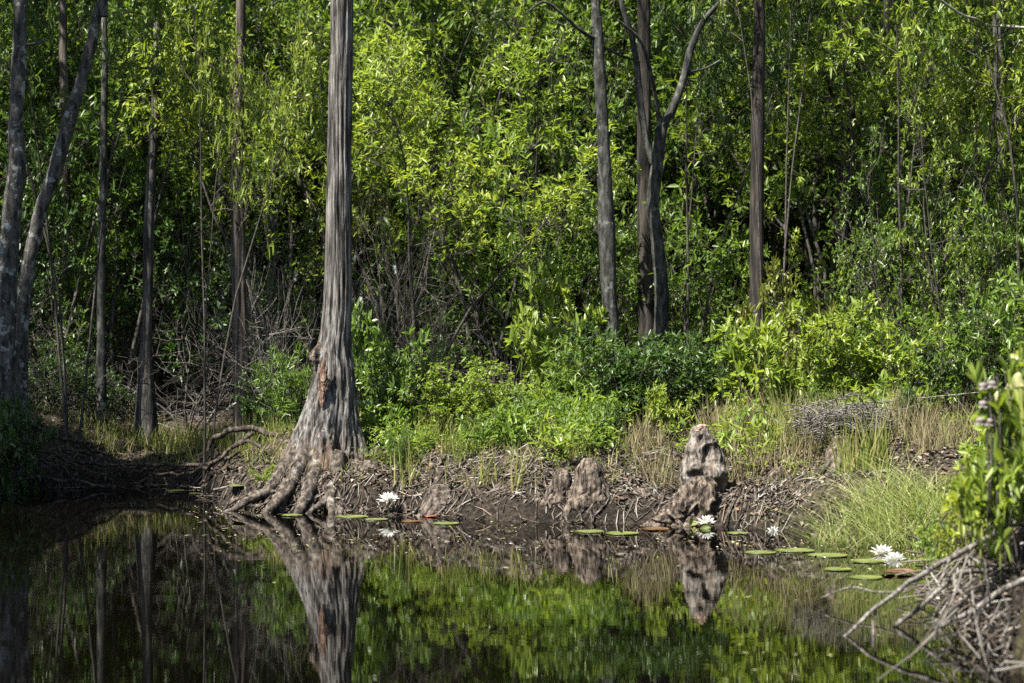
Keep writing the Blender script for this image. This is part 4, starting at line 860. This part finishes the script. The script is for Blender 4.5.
for xx, yy in zip(x[:5200], y[:5200]):
    c = np.array([xx, yy, 0.]); mb.merge(blades(r, c, 2, .03, r.uniform(.07, .22), .005, .6, .4, 3), off=c)
tag(mb.build('sparse_bank_grass', SEDGE), 'sparse thin grass scattered over the bank', None, None, 'stuff')
mb = MB()
x, y = r.uniform(-4.0, -1.7, 2600), r.uniform(15.8, 17.6, 2600); k = ((x + 2.85) / 1.0) ** 2 + ((y - 16.6) / .9) ** 2 < 1; x, y = x[k], y[k]
for xx, yy in zip(x[:900], y[:900]):
    c = np.array([xx, yy, 0.]); mb.merge(blades(r, c, 2, .04, r.uniform(.08, .3), .006, .4, .3, 3), off=c)
tag(mb.build('inlet_grass', SEDGE), 'short sunlit grass covering the low inlet', None, None, 'stuff')

mb = MB(); r = np.random.default_rng(61)
for k in range(1700):
    x, y = r.uniform(-.95, 2.9), r.uniform(12.0, 14.4); sd = float(shore_sd(np.array([x]), np.array([y]))[0])
    if sd < (.3 if x < .1 else .4) + .9 * r.random() ** 2 * (1 if x < .6 else 1.3) or (x > .62 and x < 1.15 and y < 13.2): continue
    if x > 1.2 and y < 13.6 and r.random() < .75: continue
    if vnoise(np.array([x * 2.2, y * 2.2, 3.]), 5) < -.15 + (.25 if x > 1.2 else 0): continue
    st, fo = PROTO[['whorl', 'narrow', 'small', 'broad'][r.integers(0, 4)]][r.integers(0, 2)]
    st2 = MB(); h = r.uniform(.10, .3); A = rz(r.uniform(0, 6.28)) * np.array([h * 1.0, h * 1.0, h])[:, None]
    n6 = len(fo.v[0]) // 6; pick = r.choice(n6, 70, replace=False); V = fo.v[0].reshape(-1, 6, 3)[pick]; cc = V[:, :1]; V = cc + (V - cc) * r.uniform(1.8, 3.1)
    kk = np.arange(70)[:, None] * 6; st2.add(V, np.concatenate([kk + np.array([0, 1, 2, 3]), kk + np.array([0, 3, 4, 5])])); mb.merge(st2, A, (x, y, G(x, y) - .01), r.integers(0, 2))
tag(mb.build('low_herb_foliage', [LEAF_MID, LEAF_YEL]), 'low leafy herbs covering the upper bank', None, None, 'stuff')
# ------------------------------------------------------------------ water lilies
def pad_mesh(r, seed, curl=.0, tilt=0.):
    n = 26; a0 = .16; th = np.linspace(a0, 2 * PI - a0, n); q = np.random.default_rng(seed)
    rings = [.0, .35, .7, 1.0]; V = []
    for k, f in enumerate(rings[1:]):
        rr = r * f * (1 + .04 * np.sin(th * 3 + seed)); V.append(np.stack([np.cos(th) * rr, np.sin(th) * rr, .002 + curl * r * f * f * (1 + .5 * np.sin(2 * th + seed)) + 0 * th], -1))
    V = np.vstack([[[0, 0, .002]]] + V); F3 = np.stack([np.zeros(n - 1, int), 1 + np.arange(n - 1), 2 + np.arange(n - 1)], -1); i = 1 + np.arange(n - 1)
    F4 = np.vstack([np.stack([i + k * n, i + (k + 1) * n, i + 1 + (k + 1) * n, i + 1 + k * n], -1) for k in range(2)])
    b = V.copy(); b[:, 2] -= .0025; m = len(V); rim = np.concatenate([[0], 1 + 2 * n + np.arange(n)])
    mb = MB(); side = np.stack([rim, np.roll(rim, -1), np.roll(rim, -1) + m, rim + m], -1)
    mb.add(np.vstack([V, b]), [F3, F4, F3[:, ::-1] + m, F4[:, ::-1] + m, side]); return mb
def dist(py): return FPX * CAMZ / (py - HY)
GP = 'lily pads floating along the bank'
for k, (px, py, rad, mt, curl, lb) in enumerate([
    (228, 499, .16, PAD_MAT, .01, 'pale lily pad off the sunny side roots, closest to the shore'), (240, 505, .17, PAD_MAT, .01, 'lily pad touching the outermost root of the flared trunk'),
    (176, 491, .14, PAD_MAT, 0, 'thin lily pad floating before the grassy inlet'), (196, 494, .1, PAD_MAT, 0, 'smaller lily pad beside the one before the inlet'),
    (292, 516, .13, PAD_MAT, .06, 'bright lily pad under the middle of the flared trunk'), (352, 517, .2, PAD_MAT, .01, 'long lily pad below the pale root wedge'), (376, 520, .14, PAD_MAT, .02, 'lily pad under the trunk lily flower'),
    (412, 522, .13, PAD_BROWN, .05, 'brownish pad just past the trunk lily flower'), (446, 524, .16, PAD_MAT, .01, 'lily pad below the bleached log'), (432, 517, .1, PAD_RED, .12, 'small red curled pad below the bleached log'), (462, 515, .11, PAD_BROWN, .2, 'orange brown curled pad at the shore beneath the log'),
    (590, 532, .17, PAD_MAT, .01, 'lily pad before the broad ribbed knee'),
    (622, 534, .19, PAD_MAT, .02, 'wide lily pad between ribbed knee and weathered stump'), (655, 530, .16, PAD_BROWN, .09, 'curled brown pad before the weathered stump'), 
    (738, 534, .12, PAD_MAT, .05, 'lily pad just beyond the stump lily flower'), (760, 553, .16, PAD_MAT, .01, 'lily pad in open water before the dry slope'),
    (795, 551, .2, PAD_MAT, .01, 'wide lily pad off the rotten stump'), (828, 556, .2, PAD_MAT, .01, 'wide lily pad before the large grass clump'), 
    (868, 562, .17, PAD_MAT, .01, 'lily pad just before the paired lily flowers'), (838, 570, .13, PAD_MAT, .01, 'lily pad farthest from shore before the paired flowers'), (866, 578, .15, PAD_MAT, .01, 'lily pad near the tip of the long dead branch'),
    (898, 574, .16, PAD_BROWN, .22, 'dark curled pad below the paired lily flowers'), (884, 553, .1, PAD_RED, .15, 'red pad under the paired lily flowers'), (985, 583, .06, PAD_RED, .3, 'orange fallen pad caught in the dead branches')]):
    d = dist(py); x = (px - CX) / FPX * d
    o = pad_mesh(rad * .5, k, curl * .5).build('lily_pad', mt, None, True, (x, d, .003 + (G(x, d) if G(x, d) > 0 else 0) + .0005 * (k % 5))); o.rotation_euler[2] = k * 1.7; tag(o, lb, 'lily pad', GP)
def up_leaf(label, px, py, h, w, d, lean, rzv):
    b = pad_mesh(.5, 3, .06); o = b.build('lily_leaf', PAD_MAT, None, True, tuple(P(px, py, d) + np.array([0, 0, h * .45]))); o.scale = (w, h, .5); o.rotation_euler = (PI / 2 - lean, 0, rzv); tag(o, label, 'lily pad', 'upright lily leaves')
up_leaf('upright notched lily leaf on the stump side of its flower', 692, 527, .05, .06, 11.75, .6, .5)
up_leaf('upright lily leaf directly beneath the stump flower', 706, 533, .05, .075, 11.6, .5, -.5)
def lily(label, px, py, d, size, seed, tilt=.25, half=1.):
    """py: row of the flower's middle"""
    c = P(px, py, d); e = empty('water_lily', (c[0], c[1], 0), label, 'water lily', 'white water lilies in bloom'); z = c[2]
    r = np.random.default_rng(seed); mb = MB()
    for ring, (n, el, L) in enumerate([(8, .18, 1.), (8, .5, .95), (8, .85, .8), (6, 1.2, .6)]):
        a = (np.arange(n) + .5 * (ring % 2)) / n * 2 * PI + r.normal(0, .08, n); ee = el * half + r.normal(0, .07, n)
        D = np.stack([np.cos(a) * np.cos(ee), np.sin(a) * np.cos(ee), np.sin(ee)], -1); U = np.stack([-np.cos(a) * np.sin(ee), -np.sin(a) * np.sin(ee), np.cos(ee)], -1)
        V, F = leaf_geo(D * size * .06, D, U, np.full(n, size * L * .5), np.full(n, size * .145), .22, -.08); mb.add(V, F)
    o = mb.build('petals', PETAL, e, False, (0, 0, z - size * .15)); o.rotation_euler = (tilt, 0, 0)
    mb = MB()
    for k in range(40):
        a = r.uniform(0, 6.28); ee = r.uniform(.6, 1.5); q = np.array([math.cos(a) * math.cos(ee), math.sin(a) * math.cos(ee), math.sin(ee)]); tube(mb, [q * .005, q * size * .17], [.0018, .0012], 4)
    o = mb.build('stamens', STAMEN, e, False, (0, 0, z - size * .13)); o.rotation_euler = (tilt, 0, 0)
    mb = MB(); tube(mb, [(0, .0, -.25), (.01, .0, -.1), (0, 0, z - size * .13)], [.004, .004, .005], 6); mb.build('stalk', PAD_MAT, e)
lily('open white water lily beside the flared trunk roots', 388, 498, 12.7, .145, 1)
lily('open white water lily at the foot of the weathered stump', 706, 521, 11.7, .12, 2, .15, 1.1)
lily('half open white lily low on the shore past the stump', 773, 531, 11.45, .085, 3, .5, 1.5)
lily('first of the paired white lilies, on the shore side', 882, 551, 10.0, .125, 4)
lily('second of the paired white lilies, on the open water side', 894, 558, 9.75, .12, 5, .15)
lily('closing white lily bud beside the upright lily leaf of the stump', 739, 532, 11.5, .05, 6, .2, 1.6)

mb = MB(); r = np.random.default_rng(88); n = 2600
px = r.uniform(190, 1000, n); py = np.where(px < 700, 505 + np.abs(r.normal(0, 22, n)), 540 + np.abs(r.normal(0, 45, n))); d = dist(py); x = (px - CX) / FPX * d
k = shore_sd(x, d) < -.03; k &= vnoise(np.stack([x * 1.7, d * 1.7, x * 0], -1), 90) > r.uniform(-.6, .9, n); x, d = x[k], d[k]; n = len(x)
V, F = leaf_geo(np.stack([x, d, np.full(n, .006)], -1), np.stack([r.normal(0, 1, n), r.normal(0, 1, n), r.normal(0, .06, n)], -1), np.tile([0., 0, 1], (n, 1)), r.choice([.012, .02, .03, .05], n, p=[.5, .25, .15, .1]), r.uniform(.008, .02, n), .1, .03)
mb.add(V, F); tag(mb.build('floating_debris', FLOAT), 'specks of leaf and pollen floating on the dark water', None, None, 'stuff')

# ------------------------------------------------------------------ near corner: dead branches, mound, pitcher plants
GB2 = 'dead branches fallen into the water at the near corner'
stick('dead_branch', 'longest pale dead branch reaching out of the water at a slant', 'branch', [(840, 640, 7.0), (880, 605, 7.1), (920, 575, 7.3), (974, 545, 7.5), (1030, 515, 7.7)], [4, 6, 7.5, 8, 7], TWIG_GREY, GB2, 11,
      subs=[([(876, 608, 7.1), (874, 630, 7.05), (880, 664, 7.0)], [4.5, 4, 3]), ([(950, 558, 7.4), (940, 580, 7.3), (925, 600, 7.2)], [4, 3, 2])])
stick('dead_branch', 'elbowed dead branch with a dark broken end at the water', 'branch', [(896, 626, 7.25), (925, 603, 7.3), (958, 575, 7.4), (990, 571, 7.5), (1030, 564, 7.6)], [7, 7, 7, 8, 8], TWIG_GREY, GB2, 12,
      subs=[([(955, 577, 7.4), (970, 560, 7.5), (985, 540, 7.55)], [4, 3, 2])])
stick('dead_branch', 'dark dead branch whose fork stands in the water', 'branch', [(934, 640, 6.8), (940, 622, 6.9), (966, 598, 7.1), (992, 574, 7.3), (1020, 556, 7.4)], [5, 6, 6, 5, 4], TWIG, GB2, 13,
      subs=[([(938, 628, 6.85), (950, 645, 6.8), (958, 664, 6.75)], [4, 3.5, 3])])
stick('dead_branch', 'thick dark branch lying over the mud below the elbowed one', 'branch', [(940, 628, 7.0), (972, 610, 7.0), (1000, 592, 7.0), (1030, 576, 7.0)], [5, 8, 9, 9], TWIG_GREY, GB2, 14)
stick('dead_branch', 'curved pale branch lying in the water along the lower edge', 'branch', [(868, 660, 6.6), (900, 672, 6.3), (930, 678, 6.2), (980, 690, 6.0)], [3, 5, 6, 6], TWIG_GREY, GB2, 15)
stick('dead_branch', 'thin twig dipping steeply beside the mossy stump', 'branch', [(985, 560, 7.2), (988, 590, 7.0), (978, 620, 6.8), (985, 655, 6.5)], [3, 3, 3, 2], TWIG, GB2, 16)
stick('dead_branch', 'thin twig arching low over the water ahead of the longest branch', 'branch', [(820, 600, 7.9), (850, 588, 7.9), (890, 592, 7.7), (930, 582, 7.6)], [2, 3, 3, 2], TWIG_GREY, GB2, 17)
r = np.random.default_rng(3)
mb = MB()
for k in range(230):
    px = r.uniform(900, 1050); py = 545 + r.uniform(0, 150) * (px - 880) / 170; d = dist(py + r.uniform(5, 20))
    if px < 928 and py < 585: continue
    c = P(px, py, d); c[2] = max(c[2], .01, G(c[0], c[1]) + .01)
    dd = nrm(np.array([r.normal(.6, .5), r.normal(0, .6), r.normal(.1, .45)])); ln = r.uniform(.06, .38)
    q = catmull([c - dd * ln / 2, c + r.normal(0, .02, 3), c + dd * ln / 2], 5); tube(mb, q, np.linspace(.004, .0015, 5) * r.uniform(.5, 1.5), 5, cap=False)
for k in range(38):
    a = P(r.uniform(955, 1050), r.uniform(535, 610), r.uniform(7.3, 8.0)); qx = r.uniform(862, 1010); qy = r.uniform(600, 690); b_ = P(qx, qy, dist(qy)); f = r.uniform(.35, 1)
    if a[2] < .03: continue
    b_ = a + (b_ - a) * f; m_ = (a + b_) / 2 + r.normal(0, .05, 3); tube(mb, catmull([a, m_, b_], 8), np.linspace(.005, .0018, 8) * r.uniform(.5, 1.3), 5, cap=False)
tag(mb.build('twig_debris', [TWIG_MIX]), 'tangle of fine twigs and debris along the muddy near shore', None, None, 'stuff')
e = empty('mossy_stump', P(1030, 690, 6.2), 'mossy brown stump cut by the picture corner', 'stump'); eb = P(1030, 690, 6.2)
lump([(1040, 720, 80, 6.2), (1041, 680, 66, 6.2), (1042, 640, 50, 6.2), (1044, 605, 40, 6.2), (1046, 575, 26, 6.2)], 'body', MOSS, e, eb, 70, 70, .16, 14., 91)

def hooded_pitcher(label, px, py_top, d, h, seed):
    """tapering tube with a hood curled over its mouth"""
    c = P(px, py_top, d); r = np.random.default_rng(seed); bx, by = c[0] + r.normal(0, .03), c[1] + r.normal(0, .03); base = np.array([bx, by, G(bx, by) - .02]); h = c[2] - base[2]
    e = empty('pitcher_plant', base, label, 'pitcher plant', 'hooded pitcher plants in the near corner')
    q = catmull([(0, 0, -.05), (0.0, 0, h * .4), tuple(c - base + np.array([0, 0, -.03]))], 14); w = np.interp(np.linspace(0, 1, 14), [0, .3, .8, 1], [.002, .003, .008, .011]); mb = MB(); tube(mb, q, w, 12, cap=False); mb.build('pitcher_tube', PITCH, e, True)
    mb = MB(); n = 18; top = c - base; A = rz(r.uniform(0, 6.28)); V = []
    for k in range(9):
        t = k / 8; zz = -.034 + .062 * t; rr = .018 * math.sqrt(max(1 - (1.55 * t - .55) ** 2, 0)) + .0008; off = .016 * math.sin(t * PI * .8)
        th = np.linspace(0, 2 * PI, n + 1)[:-1]; front = np.clip(np.cos(th), 0, 1) * (1 - t) * .012
        V.append(np.stack([off + rr * np.cos(th) + front, rr * np.sin(th) * .9, zz + np.abs(np.sin(th * .5)) * .012 * (1 - t)], -1))
    V = np.vstack(V) @ A.T + top; i = np.arange(8)[:, None] * n; j = np.arange(n); kx = (j + 1) % n; mb.add(V, np.stack([i + j, i + kx, i + n + kx, i + n + j], -1).reshape(-1, 4)); mb.build('hood', HOOD, e, True)
for k, (px, py, d, h, lb) in enumerate([(1001, 398, 7.34, .42, 'tallest hooded pitcher with a pale cream hood'), (1021, 380, 7.2, .46, 'pitcher rising to the top of the group at the picture edge'), (1009, 383, 7.4, .4, 'pitcher with a tan hood behind the tallest cream one'), (986, 488, 7.6, .18, 'low pitcher with a white hood among the leaves')]):
    hooded_pitcher(lb, px, py, d, h, 300 + k)
for k, (px, py, d, h, lb) in enumerate([(992, 382, 7.25, .42, 'topmost dried grey flower head on a bare stalk'), (983, 384, 7.25, .40, 'dried flower head just below the topmost one'), (983, 402, 7.25, .36, 'dried flower head in the middle of its stalks'), (980, 419, 7.25, .32, 'lower dried flower head over the sunny yellow bush'), (989, 420, 7.25, .32, 'lowest dried flower head next to the pitchers')]):
    c = P(px, py, d); base = c - np.array([-.03, 0, h]); e = empty('dried_flower', base, lb, 'dried flower', 'dried nodding flower heads'); mb = MB()
    q = catmull([(0, 0, -.05), (.0, 0, h * .6), (-.01, 0, h + .012), (-.03, 0, h)], 12); tube(mb, q, np.linspace(.004, .0025, 12), 6); mb.build('stalk', TWIG, e)
    mb = MB(); rr = np.random.default_rng(k)
    for j in range(5):
        a = j / 5 * 6.28; V, F = leaf_geo(np.array([[-.03, 0, h]]), np.array([[math.cos(a), math.sin(a), -.35]]), np.array([[0, 0, 1.]]), np.array([.028]), np.array([.026]), -.2, .5); mb.add(V, F)
    th = np.linspace(0, 2 * PI, 13)[:-1]; V = np.vstack([np.stack([-.03 + np.cos(th) * s, np.sin(th) * s, h + z + 0 * th], -1) for s, z in ((.004, .006), (.014, .002), (.016, -.008), (.01, -.018), (.002, -.021))])
    i = np.arange(4)[:, None] * 12; j = np.arange(12); kx = (j + 1) % 12; mb.add(V, np.stack([i + j, i + kx, i + 12 + kx, i + 12 + j], -1).reshape(-1, 4)); mb.build('flower_head', SEEDH, e, True)
GO = 'bushes on the bank beyond the near corner'
for k, (x, y, h, w, lb) in enumerate([(3.1, 10.6, 1.0, .5, 'bush on the open bank nearest the near corner plants'), (3.6, 12.2, 1.2, .6, 'bush on the open bank in line with the fallen pole'), (4.6, 11.2, 1.1, .6, 'outermost bush on the open bank'), (2.9, 8.6, .8, .4, 'low bush on the open bank behind the mossy stump'), (4.2, 13.6, 1.3, .7, 'tallest bush on the open bank before the thicket')]):
    shrub_at(CX + x / y * FPX, y, h, w, 'whorl', M_, lb, k, group=GO)
GN = 'leafy plants in the near corner'
for k, (px, d, h, w, key, lf, lb) in enumerate([
    (962, 8.3, .44, .15, 'small', BROOM, 'small sunny yellow bush beside the dried flower heads'), (1004, 7.35, .70, .22, 'open', Y_, 'broad leaved yellow green plant below the hooded pitchers'),
    (1022, 7.3, .86, .28, 'open', Y_, 'broad leaved plant among the hooded pitchers at the picture edge'), (975, 8.1, .46, .16, 'open', BROOM, 'narrow leaved plant behind the low white hooded pitcher'),
    (938, 9.3, .34, .16, 'open', Y_, 'leafy plant at the shore beside the paired lilies'), (960, 8.6, .32, .18, 'narrow', M_, 'leafy plant over the longest dead branch'), (1010, 8.5, .60, .24, 'open', Y_, 'bushy plant behind the elbowed dead branch'),
    (1048, 7.5, .80, .24, 'open', BROOM, 'bushy plant cut by the picture edge above the mossy stump'), (985, 10.2, .40, .24, 'open', Y_, 'bush behind the near corner plants'), (1030, 9.6, .55, .3, 'whorl', M_, 'taller bush behind the hooded pitchers')]):
    shrub_at(px, d, h, w, key, lf, lb, k, 'leafy_plant', 'plant', GN)
tuft('grass_tuft', 'tuft of soft grass between the paired lilies and the near corner', 948, 9.4, 300, .2, .3, .005, GRASS, GG, lean=.6, curve=.4)

# ------------------------------------------------------------------ camera, light, sky
cam = bpy.data.cameras.new('camera'); co = bpy.data.objects.new('camera', cam); COL.objects.link(co); SC.camera = co
co.location = (0, 0, CAMZ); co.rotation_euler = (PI / 2, 0, 0)
cam.sensor_width = 36; cam.lens = FPX / 1024 * 36; cam.shift_y = (HY - 341.5) / 1024; cam.clip_start = .1; cam.clip_end = 2000
cam.dof.use_dof = True; cam.dof.focus_distance = 13.2; cam.dof.aperture_fstop = 3.4
S = Vector((-.38, -.36, 0)); el = math.radians(56); S = S.normalized() * math.cos(el) + Vector((0, 0, math.sin(el)))
sl = bpy.data.lights.new('sun', 'SUN'); so = bpy.data.objects.new('sun', sl); COL.objects.link(so)
sl.energy = 5.0; sl.angle = math.radians(.5); sl.color = (1, .955, .87); so.rotation_euler = S.to_track_quat('Z', 'Y').to_euler()
w = bpy.data.worlds.new('World'); SC.world = w; w.use_nodes = True; nt = w.node_tree; nt.nodes.clear()
bg = nt.nodes.new('ShaderNodeBackground'); wo = nt.nodes.new('ShaderNodeOutputWorld'); sky = nt.nodes.new('ShaderNodeTexSky')
sky.sky_type = 'NISHITA'; sky.sun_disc = False; sky.sun_elevation = el; sky.sun_rotation = math.atan2(S.x, S.y)
bg.inputs['Strength'].default_value = .05
nt.links.new(sky.outputs[0], bg.inputs['Color']); nt.links.new(bg.outputs[0], wo.inputs['Surface'])
vs = SC.view_settings; vs.view_transform = 'Standard'; vs.look = 'None'; vs.gamma = 1; vs.use_curve_mapping = False; vs.exposure = 1.82
SC.render.engine = 'CYCLES'; cy = SC.cycles
cy.max_bounces = 6; cy.diffuse_bounces = 3; cy.glossy_bounces = 3; cy.transmission_bounces = 4; cy.transparent_max_bounces = 6
cy.use_denoising = False
cy.caustics_reflective = False; cy.caustics_refractive = False; cy.sample_clamp_indirect = 4
